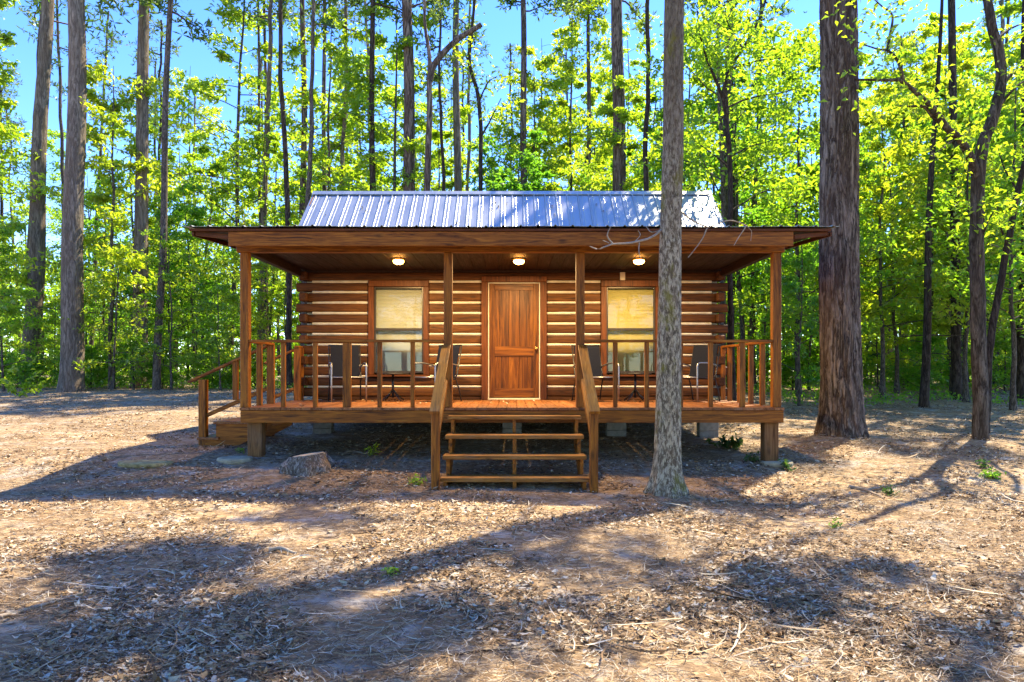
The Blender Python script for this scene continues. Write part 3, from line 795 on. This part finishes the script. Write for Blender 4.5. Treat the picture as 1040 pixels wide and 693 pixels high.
def tall_tree(name, label, x_top, x_base, w, D, mat, height=19.0, group=None, cat='tree', amp=.0, sides=14, nz=40, curve=0.0, crown=True, seed=1, taper=.45, zf=.33, sc=9, flare=.22, wob=.05):
    """trunk whose centre crosses x_base at the ground and x_top at the top of the photograph, w pixels thick half way"""
    bx_ = (x_base-520)*D/F; bz = gz(bx_, D); zt = CAM_H+HOR*D/F; tx = (x_top-520)*D/F
    t = empty(name, (bx_, D, bz)); tag(t, label, cat, group)
    rs = np.random.RandomState(seed); z = np.linspace(-.12, height, nz); k = (z)/(zt-bz)
    x = (tx-bx_)*k + curve*np.sin(np.clip(k, 0, 1.4)*np.pi) + wob*np.sin(z*.7+seed)*.6*np.clip(z/3, 0, 1)
    y = wob*np.cos(z*.55+seed*2)*np.clip(z/3, 0, 1)
    r0 = w*D/F/2
    rad = r0*(.97-taper*np.clip(z/height, 0, 1)*1.1)
    V, Q = tube_np(np.column_stack([x, y, z]), rad, sides, amp, sc, seed, flare, .32, zf)
    L = []
    if crown == 'low': L = pine_crown(seed+50, np.column_stack([x, y, z]), 10.2, t, 30, 4.6, 40, .34)
    elif crown: L = pine_crown(seed+50, np.column_stack([x, y, z]), max(zt-bz-.8, height*.66), t, 12, 2.2, 20)
    if len(L): V, Q = join([(V, Q), L])
    np_mesh('trunk', V, Q, mat, t, True)
    return t

GMAIN = None
big = tall_tree('pine_tree', 'thick dark furrowed pine trunk right of the porch', 849.5, 855.5, 39.5, 11.8, BARK_PINE, 22, amp=.030, sides=120, nz=420, seed=3, taper=.34, sc=13, zf=.26, flare=.28, wob=.03, crown='low')
tall_tree('pine_tree', 'pale leaning pine trunk farthest left behind the clearing', 48, 30, 17, 26, BARK_GREY, 21, seed=5, amp=.012, sides=40, nz=140)
tall_tree('pine_tree', 'thick grey pine trunk at the left clearing edge with a reddish bark scar', 78, 73, 22, 22, BARK_GREY, 20, seed=7, amp=.016, sides=48, nz=160)
tall_tree('pine_tree', 'straight light grey pine trunk with a dark foot at the left clearing edge', 146, 142, 15, 24, BARK_GREY, 21, seed=9, amp=.012, sides=40, nz=140)
tall_tree('pine_tree', 'thin dark trunk just right of the light grey straight pine', 173, 159, 8, 22.5, BARK_THIN, 18, seed=11)
tall_tree('pine_tree', 'slim straight pine trunk above the left end of the cabin roof', 308, 308, 8, 26, BARK_PINE, 21, seed=13)
tall_tree('pine_tree', 'slim pine trunk just left of the tall pole above the roof', 329, 330, 6, 30, BARK_PINE, 22, seed=15)
tall_tree('pine_tree', 'straight slender dark pole trunk above the left half of the roof', 378, 379, 7.5, 24, BARK_DARK, 20, seed=17)
tall_tree('pine_tree', 'stout dark pine trunk behind the roof beside the crooked broken tree', 413, 420, 15, 24, BARK_PINE, 20, seed=19, amp=.012, sides=40, nz=140)
tall_tree('pine_tree', 'greyish pine trunk behind the roof right of the crooked broken tree', 463, 466, 10, 27, BARK_GREY, 21, seed=21)
tall_tree('pine_tree', 'slim pine trunk rising behind the roof above the door', 531, 534, 9, 28, BARK_PINE, 21, seed=23)
tall_tree('pine_tree', 'thin pine trunk left of the stout pine above the roof middle', 598, 597, 6, 30, BARK_PINE, 22, seed=25)
tall_tree('pine_tree', 'stout leafy pine trunk behind the roof just left of the mossy tree', 627, 630, 17, 24, BARK_PINE, 20, seed=27, amp=.012, sides=40, nz=140)
tall_tree('pine_tree', 'dark slim trunk behind the right end of the cabin roof', 744, 742, 8, 23, BARK_DARK, 15, seed=29)
tall_tree('pine_tree', 'straight dark pine in the right woods between two thinner trunks', 966, 972, 10, 19, BARK_DARK, 18, seed=31)
tall_tree('pine_tree', 'dark slender leaning trunk between the big pine and the forked tree', 955, 938, 9, 17, BARK_DARK, 12, seed=33, crown=False, taper=.7)
tall_tree('pine_tree', 'dark trunk cut by the right border of the photograph', 1044, 1037, 10, 19, BARK_DARK, 18, seed=35)
tall_tree('pine_tree', 'left of two close thin poles above the left forest', 262, 266, 4, 30, BARK_PINE, 21, seed=36)
tall_tree('pine_tree', 'right of two close thin poles above the left forest', 269, 270, 4.5, 31, BARK_PINE, 22, seed=37)

# the mossy tree in front of the porch, with bleached dead twigs
D0 = 7.85
mt = empty('broadleaf_tree', (1.78, D0, gz(1.78, D0))); tag(mt, 'mossy grey mottled trunk standing in front of the right porch rail', 'tree')
pts = [px(678, 508, D0), px(678, 470, D0), px(679, 400, D0), px(680, 320, D0), px(681, 240, D0), px(683.5, 150, D0), px(684, 60, D0), px(685, -20, D0), px(688, -220, D0), px(684, -450, D0), px(690, -700, D0)]
o_ = Vector((1.78, D0, gz(1.78, D0)))
P = smooth_path([np.array(p-o_) for p in pts], 240)
zz = P[:, 2]
rad = np.interp(zz, [0, .4, 1.2, 2, 3.2, 5.7, 12], [.162, .150, .140, .130, .119, .108, .035])
V, Q = tube_np(P, rad, 72, .007, 22, 2, .48, .16, .4); mossy_trunk = (V, Q)
def twig(segs, mat, name, parent, D, o):
    parts = []
    for pl, ra, rb in segs:
        p = smooth_path([np.array(px(a, b, D+dd)-o) for a, b, dd in pl], 14)
        for k in range(len(p)): p[k] += .008*np.array(mnoise.noise_vector(Vector(p[k]*9)))
        parts.append(tube_np(p, np.linspace(ra, rb, 14), 6))
    V, Q = join(parts); return np_mesh(name, V, Q, mat, parent, True)
twig([([(676, 231, 0), (660, 242, -.1), (640, 247, -.2), (622, 248, -.3), (608, 253, -.35), (599, 250, -.35)], .016, .006),
      ([(622, 248, -.3), (617, 240, -.3), (620, 231, -.3)], .010, .005), ([(612, 244, -.32), (618, 247, -.3)], .004, .006),
      ([(649, 247, -.15), (649, 256, -.2), (651, 264, -.2)], .007, .003), ([(674, 232, 0), (662, 236, 0), (656, 230, .1)], .008, .004),
      ([(645, 246, -.1), (650, 239, 0), (648, 234, .05)], .006, .003)], DEADW, 'dead_branch', mt, D0, o_)
twig([([(719, 231, .3), (712, 245, .3), (699, 262, .3)], .009, .005), ([(690, 214, 0), (705, 225, .15), (719, 231, .3)], .010, .008), ([(758, 229, .4), (750, 241, .4), (745, 250, .4)], .008, .004),
      ([(719, 231, .3), (740, 224, .35), (758, 229, .4)], .008, .006), ([(758, 229, .4), (763, 236, .4), (763, 245, .4)], .004, .003)], DEADW, 'dead_branch', mt, D0, o_)
rs = np.random.RandomState(77); parts = []; cl = []
for k in range(20):
    zz0 = 7.4+k*.22; p = np.array([np.interp(zz0, P[:, 2], P[:, c]) for c in range(3)]); az = k*2.4; L = rs.uniform(1.2, 2.6)
    B = branch_pts(rs, p, az, L, .4); parts.append(tube_np(B, np.linspace(.04, .006, 6), 5))
    for j in range(6):
        u = rs.uniform(.35, 1)*5; q = np.array([np.interp(u, range(6), B[:, c]) for c in range(3)]); cl.append(q+rs.normal(0, 1, (34, 3))*np.array([.28, .28, .14]))
V, Q = join([mossy_trunk]+parts); np_mesh('trunk', V, Q, BARK_MOSS, mt, True); V, Q = leaves(np.concatenate(cl), .12, rs); np_mesh('crown', V, Q, LEAF_SPRING, mt)

# trees drawn limb by limb
def limb_tree(name, label, D, segs, mat, base_px, leaf=None, sides=12, seed=0, leaf_n=26, lsize=.11, lmat=None):
    o = px(*base_px, D); o.z = gz(o.x, D); t = empty(name, o); tag(t, label, 'tree'); parts = []; rs = np.random.RandomState(seed); cl = []
    for (pl, ra, rb) in segs:
        p = smooth_path([np.array(px(a, b, D+dd)-o) for a, b, dd in pl], max(12, 6*len(pl)))
        n = len(p)
        for k in range(n): p[k] += .02*np.array(mnoise.noise_vector(Vector(p[k]*2.2)))*min(1, k/3)
        parts.append(tube_np(p, np.linspace(ra, rb, n)*.82*D/F, sides if ra > 4 else 7))
        if leaf and rb < 2.5:
            for j in range(leaf):
                q = p[rs.randint(n//3, n)]; cl.append(q+rs.normal(0, 1, (int(leaf_n*rs.uniform(.4, 1.5)), 3))*np.array([.30, .30, .16])+rs.normal(0, .15, 3))
    V, Q = join(parts); np_mesh('trunk', V, Q, mat, t, True)
    if cl:
        V, Q = leaves(np.concatenate(cl), lsize, rs); np_mesh('crown', V, Q, lmat or LEAF_SPRING, t)
    return t
limb_tree('broadleaf_tree', 'forked grey trunk with long crooked limbs at the right of the clearing', 11.3, [
    ([(997, 456, 0), (996, 430, 0), (995, 380, 0), (993, 300, 0), (992, 230, 0), (994, 175, 0)], 9.5, 7.5),
    ([(994, 178, 0), (997, 150, 0), (1008, 120, 0), (1017, 85, 0), (1014, 50, 0), (1006, 20, 0), (1000, -30, .1), (996, -120, .2)], 7.5, 4.2),
    ([(993, 185, 0), (985, 160, -.1), (975, 142, -.2), (962, 130, -.3), (950, 112, -.4), (935, 98, -.5), (918, 84, -.6), (900, 82, -.7), (868, 81, -.8)], 5.5, 1.2),
    ([(962, 130, -.3), (948, 118, -.3), (938, 108, -.4), (924, 108, -.5), (912, 108, -.5)], 3.0, .8),
    ([(918, 84, -.6), (912, 62, -.7), (902, 52, -.7), (890, 50, -.8), (870, 42, -.9)], 2.2, .6), ([(902, 52, -.7), (904, 35, -.7), (906, 15, -.8), (895, 5, -.9), (885, -4, -.9)], 1.8, .5),
    ([(1017, 88, 0), (1028, 75, .1), (1045, 66, .2), (1070, 55, .3)], 2.8, 1.0), ([(1012, 40, 0), (1026, 30, .2), (1042, 22, .2)], 2.0, .8),
    ([(1008, 118, 0), (1022, 100, -.1), (1038, 85, -.2), (1060, 75, -.2)], 2.2, .7), ([(996, 245, 0), (1004, 225, -.2), (1012, 212, -.3)], 1.3, .5),
    ([(972, 138, -.2), (960, 150, -.3), (945, 158, -.5)], 1.6, .5), ([(996, -120, .2), (985, -200, .1), (990, -300, 0)], 4, 1.5), ([(985, -200, .1), (940, -260, -.4), (920, -330, -.8)], 3, 1)],
    BARK_BROWN, (996, 452), 7, 14, 5, 22, .11)
limb_tree('broadleaf_tree', 'thin trunk leaning right behind the forked grey tree', 11.9, [
    ([(1001, 440, 0), (1002, 400, 0), (1006, 350, 0), (1014, 300, 0), (1023, 250, 0), (1034, 195, 0), (1046, 150, 0), (1066, 90, 0), (1076, 20, 0)], 5.0, 2.4),
    ([(1023, 250, 0), (1016, 230, -.2), (1012, 205, -.4)], 1.4, .5), ([(1034, 195, 0), (1020, 170, .2), (1014, 150, .3)], 1.3, .5)], BARK_DARK, (1001, 440), 6, 10, 8, 22, .11)
limb_tree('broadleaf_tree', 'crooked tree with a bent broken limb behind the roof', 22, [
    ([(434, 392, 0), (433, 300, 0), (434, 190, 0), (436, 120, 0), (436, 78, 0)], 4.8, 3.2),
    ([(436, 82, 0), (441, 66, 0), (452, 52, 0), (468, 38, 0), (489, 25, 0)], 4.2, 3.0),
    ([(436, 80, 0), (436, 55, 0), (432, 30, 0), (431, -10, 0), (434, -60, 0)], 2.6, 1.4)], BARK_PINE, (434, 392), None)
limb_tree('broadleaf_tree', 'thin wavy stem behind the roof right of the broken limb', 24, [
    ([(487, 392, 0), (488, 260, 0), (488, 190, 0), (488, 130, 0), (485, 95, 0), (477, 65, 0), (479, 35, 0), (482, 0, 0), (486, -60, 0)], 3.2, 1.6),
    ([(486, 105, 0), (495, 85, .2), (505, 78, .3)], 1.2, .5), ([(488, 140, 0), (498, 122, .2), (509, 100, .2)], 1.4, .5), ([(477, 65, 0), (470, 50, 0), (466, 42, .2)], 1.0, .4)], BARK_DARK, (487, 392), 5, 8, 9, 18, .18)
limb_tree('broadleaf_tree', 'tree with bright yellow green sprays right of the mossy trunk', 15.5, [
    ([(745, 408, 0), (743, 330, 0), (741, 260, 0), (742, 180, 0), (738, 120, 0), (736, 90, 0)], 3.6, 3.0),
    ([(738, 120, 0), (734, 95, 0), (742, 70, 0), (754, 50, 0), (766, 30, 0), (775, 10, .2), (785, -30, .2)], 2.6, 1.0),
    ([(734, 100, 0), (722, 70, -.3), (712, 40, -.5), (708, 10, -.6)], 2.0, .6), ([(742, 70, 0), (770, 62, .3), (800, 58, .5), (822, 52, .7)], 1.5, .4),
    ([(737, 110, 0), (760, 100, .3), (790, 95, .6), (815, 88, .7)], 1.4, .4), ([(740, 160, 0), (765, 148, .4), (800, 140, .7)], 1.3, .4), ([(740, 170, 0), (715, 150, .2), (700, 138, .4)], 1.3, .4),
    ([(754, 50, 0), (740, 25, .4), (735, 0, .6)], 1.4, .4), ([(741, 215, 0), (775, 195, .5), (810, 190, .8)], 1.2, .4)], BARK_DARK, (745, 408), 12, 10, 12, 34, .14)

# ---- forest prototypes and copies
PROTO = {}
def proto(key, *a): PROTO.setdefault(key, []).append(broadleaf(*a))
for s_ in range(4): proto('tree', 100+s_, 9.5+s_, .22, 2.7, 32, 26, .19, .075, BARK_THIN, LEAF_SPRING if s_ % 2 else LEAF_GREEN, 'broadleaf_tree')
for s_ in range(3): proto('tall', 110+s_, 14.5+s_*1.5, .34, 3.1, 34, 26, .21, .095, BARK_THIN, LEAF_SPRING, 'broadleaf_tree')
for s_ in range(3): proto('sapling', 120+s_, 4.0+s_*.7, .12, 1.5, 22, 18, .12, .028, BARK_THIN, LEAF_GREEN if s_ % 2 else LEAF_SPRING, 'sapling')
for s_ in range(2): proto('evergreen', 130+s_, 6.0+s_, .08, 1.7, 34, 20, .14, .05, BARK_DARK, LEAF_DARK, 'evergreen_tree')
for s_ in range(3): proto('shrub', 140+s_, 1.2+.3*s_, .02, .8, 20, 16, .10, .014, BARK_THIN, LEAF_GREEN, 'shrub')
for i, nm in enumerate(('fern', 'fern')): pass
USED = set()
LABELS = {'tall': ('tall spreading leafy tree rising in the forest behind the clearing', 'tree', 'tall leafy trees of the forest'), 'tree': ('slender leafy tree among the forest round the cabin', 'tree', 'leafy trees of the surrounding forest'),
          'sapling': ('small leafy sapling in the forest understory', 'sapling', 'saplings of the forest understory'),
          'evergreen': ('dark leafy evergreen in the forest understory', 'evergreen', 'dark evergreens of the forest understory'),
          'shrub': ('low leafy shrub at the forest edge', 'shrub', 'low shrubs at the forest edge')}
frng = random.Random(21)
def place(key, x, y, s_=1.0):
    k = frng.randrange(len(PROTO[key])); src = PROTO[key][k]
    o = src if (key, k) not in USED else copy_tree(src); USED.add((key, k))
    o.location = (x, y, gz(x, y)-.03); o.rotation_euler = (frng.uniform(-.04, .04), frng.uniform(-.04, .04), frng.uniform(0, 6.28))
    s2 = s_*frng.uniform(.8, 1.2); o.scale = (s2, s2, s2*frng.uniform(.92, 1.1))
    tag(o, *LABELS[key]); return o
def ok(x, y, spots, dmin):
    return all((x-a)**2+(y-b)**2 > dmin*dmin for a, b in spots)
def in_view(x, y, m=2.5): return abs(x) < .76*y+m
spots = []
def scatter(key, n, ylo, yhi, dmin, cond, s_=1.0, power=1.0):
    c = 0; tries = 0
    while c < n and tries < n*60:
        tries += 1
        y = ylo+(yhi-ylo)*frng.random()**power; x = frng.uniform(-.80*y-2, .80*y+2)
        if not cond(x, y) or not ok(x, y, spots, dmin): continue
        spots.append((x, y)); place(key, x, y, s_); c += 1
def clear(x, y):
    if abs(x) < 7.0: return y > 20.5
    if x < 0: return y > 21.8
    return y > 15.5+max(0, 9-x)*.5
scatter('tree', 28, 20, 34, 1.7, clear, .92)
scatter('tree', 42, 28, 58, 1.6, clear, 1.08)
scatter('tall', 15, 22, 34, 2.2, lambda x, y: clear(x, y) and x > -.42*y, 1.0)
scatter('tall', 22, 32, 58, 2.0, clear, 1.15)
scatter('tree', 9, 15.5, 22, 1.4, lambda x, y: x > 8.2 and clear(x, y), .9)
scatter('sapling', 75, 17, 36, .9, clear)
scatter('evergreen', 6, 19, 42, 1.0, lambda x, y: clear(x, y) and y > 18.5)
scatter('shrub', 62, 17, 34, .5, lambda x, y: clear(x, y) and (x < -5.5 or (x > 5.5 and y > 21)), 1.0, 1.4)
spots2 = list(spots)
# slender bare poles through the wood
def pole(seed, H, r, mat):
    rs = np.random.RandomState(seed); t = empty('pole_tree', (0, 0, 0)); z = np.linspace(-.1, H, 26)
    x = np.cumsum(rs.normal(0, .035, 26)); y = np.cumsum(rs.normal(0, .035, 26))
    V, Q = tube_np(np.column_stack([x, y, z]), r*(1.1-.65*z/H), 9, 0, 1, seed, .4, .25); L = pine_crown(seed+9, np.column_stack([x, y, z]), H*.70, t, 7, 1.3, 12, .26)
    V, Q = join([(V, Q), L]); np_mesh('trunk', V, Q, mat, t, True); return t
PROTO['pole'] = [pole(200+k, 16+1.5*k, .075+.015*k, (BARK_PINE, BARK_DARK, BARK_THIN, BARK_GREY)[k]) for k in range(4)]
LABELS['pole'] = ('thin bare pole trunk among the forest trees', 'tree', 'thin bare trunks in the forest')
scatter('pole', 70, 20.5, 60, .8, clear)
spots = spots2
# tall pines standing towards the sun; their shadows stripe the clearing
for (x, y, s_) in ((13.5, 12.5, .9), (9.8, 11.6, 1.15), (11.4, 9.6, 1.0)):
    o = place('pole', x, y, s_); o.scale = (o.scale[0]*.62, o.scale[1]*.62, o.scale[2])
for (x, y, s_) in ((12.6, 13.3, .9),):
    place('tree', x, y, s_)
place('tall', 12.6, 10.4, .9)

# the wood goes on behind the photographer
for k in range(34):
    a = -2.75+2.4*((k*7) % 34)/34+frng.uniform(-.05, .05); d_ = frng.uniform(13, 25)
    place('tree' if k % 4 else 'pole', d_*math.cos(a), 4+d_*math.sin(a), 1.0)

place('tall', 6.2, 20.2, 1.0)

# distant woods: nobody could count these
rs = np.random.RandomState(5); nd = 80000
cx_ = rs.uniform(-75, 75, 1400); cyy = rs.uniform(60, 88, 1400); cz = rs.uniform(.5, 12.5, 1400)**1.0
pick = rs.randint(0, 1400, nd); C = np.column_stack([cx_[pick], cyy[pick], cz[pick]])+rs.normal(0, 1, (nd, 3))*np.array([.9, .9, .55])
C[:, 2] = np.maximum(C[:, 2], 1.2)
V, Q = leaves(C, .62, rs); dw = np_mesh('distant_woods', V, Q, LEAF_SPRING); tag(dw, 'far green mass of forest foliage behind the trees', 'woods', None, 'stuff')
parts = []
for k in range(260):
    x, y = rs.uniform(-75, 75), rs.uniform(60, 90); H = rs.uniform(10, 19)
    parts.append(tube_np([(x, y, .8), (x+rs.normal(0, .2), y, H*.5), (x+rs.normal(0, .5), y, H)], [.16, .12, .05], 5))
V, Q = join(parts); dt = np_mesh('distant_trunks', V, Q, BARK_DARK); tag(dt, 'far trunks standing in the distant forest', 'woods', None, 'stuff')

# ground cover at the forest edge
rs = np.random.RandomState(8); C = []
for k in range(2600):
    y = rs.uniform(17, 40); x = rs.uniform(-.85*y, .85*y)
    if not clear(x, y-1.0): continue
    if x > 0 and rs.rand() < .45: continue
    m = rs.randint(6, 26); c = rs.normal(0, 1, (m, 3))*np.array([.22, .22, .10]); c[:, 2] = np.abs(c[:, 2])+.04
    C.append(c+np.array([x, y, gz(x, y)]))
V, Q = leaves(np.concatenate(C), .10, rs, .7); gc = np_mesh('undergrowth', V, Q, LEAF_GREEN); tag(gc, 'low green undergrowth covering the forest floor beyond the clearing', 'undergrowth', None, 'stuff')

# ------------------------------------------------------------------ litter on the ground
def litter(n, ylo, yhi, size, asp, seed, power, name, label, mat, cat, keep=None, curl=.5, seg=3, bend=.25):
    """curled strips: a blade of `seg` segments bent along and across its length"""
    rs = np.random.RandomState(seed)
    y = ylo*(yhi/ylo)**(rs.rand(n)**power); x = rs.uniform(-1, 1, n)*(.80*y+.6)
    if keep is not None:
        k = np.array([mnoise.noise(Vector((a*.8, b*.8, seed)))+.45*mnoise.noise(Vector((a*2.7, b*2.7, seed)))+.3*mnoise.noise(Vector((a*7, b*9, seed))) for a, b in zip(x, y)]) > keep+rs.normal(0, .16, n)
        x, y = x[k], y[k]; n = len(x)
    L = size*np.clip(np.exp(rs.normal(-.1, .42, n)), .4, 1.75)*(1+.012*y); az = rs.uniform(0, 2*np.pi, n); az = np.where(rs.rand(n) < .35, rs.normal(.25, .5, n), az)
    tilt = rs.normal(0, .14, n); roll = rs.normal(0, .35, n); w = L*asp*rs.uniform(.55, 1.5, n)
    s_ = np.column_stack([-np.sin(az)*np.cos(roll), np.cos(az)*np.cos(roll), np.sin(roll)])
    C = np.column_stack([x, y, g(x, y)+.006+np.abs(tilt)*L*.4+rs.uniform(0, .014, n)])
    cu = rs.normal(0, curl, n); bd = rs.normal(0, bend, n); V = []
    for k in range(seg+1):
        t = k/seg-.5; prof = (math.cos(t*math.pi*.94)**.7)
        a2 = az+bd*t*2; d = np.column_stack([np.cos(a2)*np.cos(tilt), np.sin(a2)*np.cos(tilt), np.sin(tilt)])
        c = C+d*(L*t)[:, None]; c[:, 2] += np.abs(cu)*L*(t*t)*1.3
        V += [c-s_*(w*prof*.5)[:, None], c+s_*(w*prof*.5)[:, None]]
    V = np.stack(V, 1); m = 2*(seg+1); base = (np.arange(n)*m)[:, None]
    Q = np.concatenate([np.concatenate([base+2*k, base+2*k+1, base+2*k+3, base+2*k+2], 1) for k in range(seg)])
    o = np_mesh(name, V.reshape(-1, 3), Q, mat); tag(o, label, cat, None, 'stuff'); return o
litter(200000, 2.4, 25, .033, .46, 31, .9, 'leaf_litter', 'dry brown and tan leaves scattered over the clearing', LITTER, 'leaf litter', -.02, .5)
litter(230000, 2.4, 19, .080, .034, 32, .78, 'pine_straw', 'dry pine needles and thin twigs strewn over the clearing', LITTER, 'pine straw', -.22, .25, 3, .35)
litter(1500, 2.5, 16, .26, .028, 33, .9, 'twigs', 'small dead twigs lying on the clearing floor', LITTER, 'twigs', -.2, .12, 4, .3)

# ------------------------------------------------------------------ stump, sticks, slab, seedlings
t = empty('tree_stump', (px(313, 478, 9.0).x, 9.0, gz(-2.69, 9.0))); tag(t, 'low sawn tree stump with peeling pale bark in front of the porch', 'stump')
V, Q = tube_np(np.column_stack([np.zeros(24), np.zeros(24), np.linspace(-.06, .175, 24)]), np.linspace(.27, .205, 24), 72, .02, 20, 4, .42, .10, .5)
for v in V: v[2] += .03*v[0]/.2*max(0, v[2])/.23
np_mesh('bark', V, Q, bark('stump_bark', (.05, .035, .022), (.28, .22, .15), (.58, .52, .43), 16, 3.5, None, .02, 1.0), t, True)
m = MB(); m.lathe([(.205, .155), (.20, .172), (.12, .176), (.01, .176)], (0, 0, 0), 40); cut = m.build('cut_face', plain('sawn_wood', (.50, .40, .25), .85, 0, .35, 12, .4), t)
for v in cut.data.vertices: v.co.z += .03*v.co.x/.2

def stick(name, label, pix, r, mat=DEADW, cat='stick', forks=()):
    def gp(x, y):
        D = 5.0
        for _ in range(30): D = (CAM_H-gz((x-520)*D/F, D))*F/(y-HOR)
        return np.array([(x-520)*D/F, D, gz((x-520)*D/F, D)+r*1.05])
    parts = []
    for k, pl in enumerate([pix]+list(forks)):
        p = smooth_path([gp(*q) for q in pl], 18)
        for i in range(18): p[i] += r*.9*np.array(mnoise.noise_vector(Vector(p[i]*6)))
        parts.append(tube_np(p, np.linspace(r, r*.5, 18)*(1 if k == 0 else .6), 7))
    c = parts[0][0].mean(0); V, Q = join(parts); o = np_mesh(name, V-c, Q, mat, None, True); o.location = c; tag(o, label, cat); return o
stick('fallen_branch', 'bent grey fallen branch lying on the left foreground litter', [(106, 607), (125, 597), (142, 588), (153, 582), (158, 586)], .018)
stick('fallen_branch', 'long thin weathered stick lying flat at the far left foreground', [(0, 628), (30, 620), (62, 611), (88, 603)], .013)
stick('fallen_branch', 'short pale thick stick lying below the stump', [(272, 561), (285, 561), (302, 564)], .022)
stick('fallen_branch', 'straight pale stick lying right of the big pine foot', [(862, 495), (880, 500), (898, 507)], .022, forks=[[(880, 500), (890, 498), (897, 494)]])
stick('fallen_branch', 'thin dark twig with a side shoot at the bottom middle', [(452, 668), (480, 664), (520, 660), (548, 661)], .007, BARK_DARK, forks=[[(500, 662), (515, 668), (522, 676)]])
stick('fallen_branch', 'crooked stick lying under the left porch edge', [(345, 463), (358, 460), (372, 462), (388, 455)], .02)
m = MB(); p = px(146, 481, 9.0); m.lathe([(.30, -.03), (.31, .015), (.27, .03), (.2, .033), (.12, .036), (.05, .034), (.01, .034)], (0, 0, 0), 26)
o = m.build('bark_slab', plain('mossy_bark_slab', (.32, .25, .11), .95, 0, .55, 14, 1.0)); o.location = (p.x, 9.0, gz(p.x, 9.0)); o.scale = (1.25, .62, 1)
for v in o.data.vertices:
    k = 1+.3*mnoise.noise(v.co*5+Vector((3, 1, 0))); v.co.x *= k; v.co.y *= k; v.co.z += .015*mnoise.noise(v.co*14)
tag(o, 'flat yellowish slab of rotten wood on the ground left of the cabin', 'wood slab')

def seedling(x, y, h, n, size, seed, mat, label, cat='plant', group=None):
    rs = np.random.RandomState(seed); t = empty('seedling', (x, y, gz(x, y))); tag(t, label, cat, group); parts = []; cl = []
    for k in range(n):
        B = branch_pts(rs, (0, 0, 0), rs.uniform(0, 6.28), h*rs.uniform(.6, 1.2), rs.uniform(.5, 2.0), 6, .12); parts.append(tube_np(B, np.linspace(.005, .002, 6), 4))
        u = rs.uniform(1.5, 5, 9); cl.append(np.column_stack([np.interp(u, range(6), B[:, c]) for c in range(3)])+rs.normal(0, .03, (9, 3)))
    V, Q = join(parts); np_mesh('stem', V, Q, BARK_THIN, t); V, Q = leaves(np.concatenate(cl), size, rs); np_mesh('foliage', V, Q, mat, t)
GS = 'tiny green seedlings on the clearing floor'
def gpx(x, y):
    D = 6.0
    for _ in range(30): D = (CAM_H-gz((x-520)*D/F, D))*F/(y-HOR)
    return (x-520)*D/F, D
for k, (x, y, h, n, s_, mt_, lab) in enumerate((
    (903, 503, .12, 9, .07, LEAF_GREEN, 'small bright green plant right of the big pine foot'),
    (1008, 486, .16, 10, .08, LEAF_GREEN, 'green seedling below the forked tree at the right'),
    (1000, 476, .14, 7, .07, LEAF_GREEN, 'tiny green seedling closest to the forked tree foot'),
    (848, 536, .09, 6, .05, LEAF_GREEN, 'tiny green sprout on the litter below the big pine'),
    (742, 456, .28, 12, .11, LEAF_DARK, 'dark leafy plant beside the right porch pier'),
    (765, 470, .18, 8, .09, LEAF_DARK, 'dark leafy plant left of the right porch support'),
    (800, 474, .14, 7, .08, LEAF_DARK, 'dark leafy plant right of the right porch support'),
    (375, 463, .20, 8, .06, LEAF_SPRING, 'yellow green weed under the left porch edge'),
    (424, 492, .18, 8, .06, LEAF_GREEN, 'green weed at the foot of the left stair newel'),
    (245, 460, .10, 6, .05, LEAF_GREEN, 'green weed beside the left porch support'),
    (398, 584, .05, 5, .06, LEAF_GREEN, 'flat green leaf sprig on the middle foreground litter'),
    (20, 398, .9, 14, .20, LEAF_SPRING, 'bright yellow green bushy plant at the far left forest edge'))):
    xx, yy = gpx(x, y); seedling(xx, min(yy, 21.0), h*(.75 if h < .2 else 1), n, s_*(.7 if h < .2 else 1), 300+k, LEAF_GREEN if mt_ is LEAF_GREEN and k % 2 else (LEAF_DARK if k < 8 and mt_ is LEAF_GREEN else mt_), lab)

# fallen leaves on the roof and the deck
rs = np.random.RandomState(61); n = 150
x = rs.uniform(-4.1, 4.1, n); y = rs.uniform(12.75, RIDGE_Y-.05, n); C1 = np.column_stack([x, y, RIDGE_Z-SL*(RIDGE_Y-y)+.022])[:45]
C2 = np.column_stack([rs.uniform(-3.6, 3.6, 105), 9.5+2.35*rs.rand(105)**.6, np.full(105, FLOOR_Z+.012)])
V, Q = leaves(np.concatenate([C1, C2]), .07, rs, 3.0, .4, .05, .2); tag(np_mesh('fallen_leaves', V, Q, LITTER), 'stray dry leaves lying on the metal roof and the porch deck', 'fallen leaves', None, 'stuff')
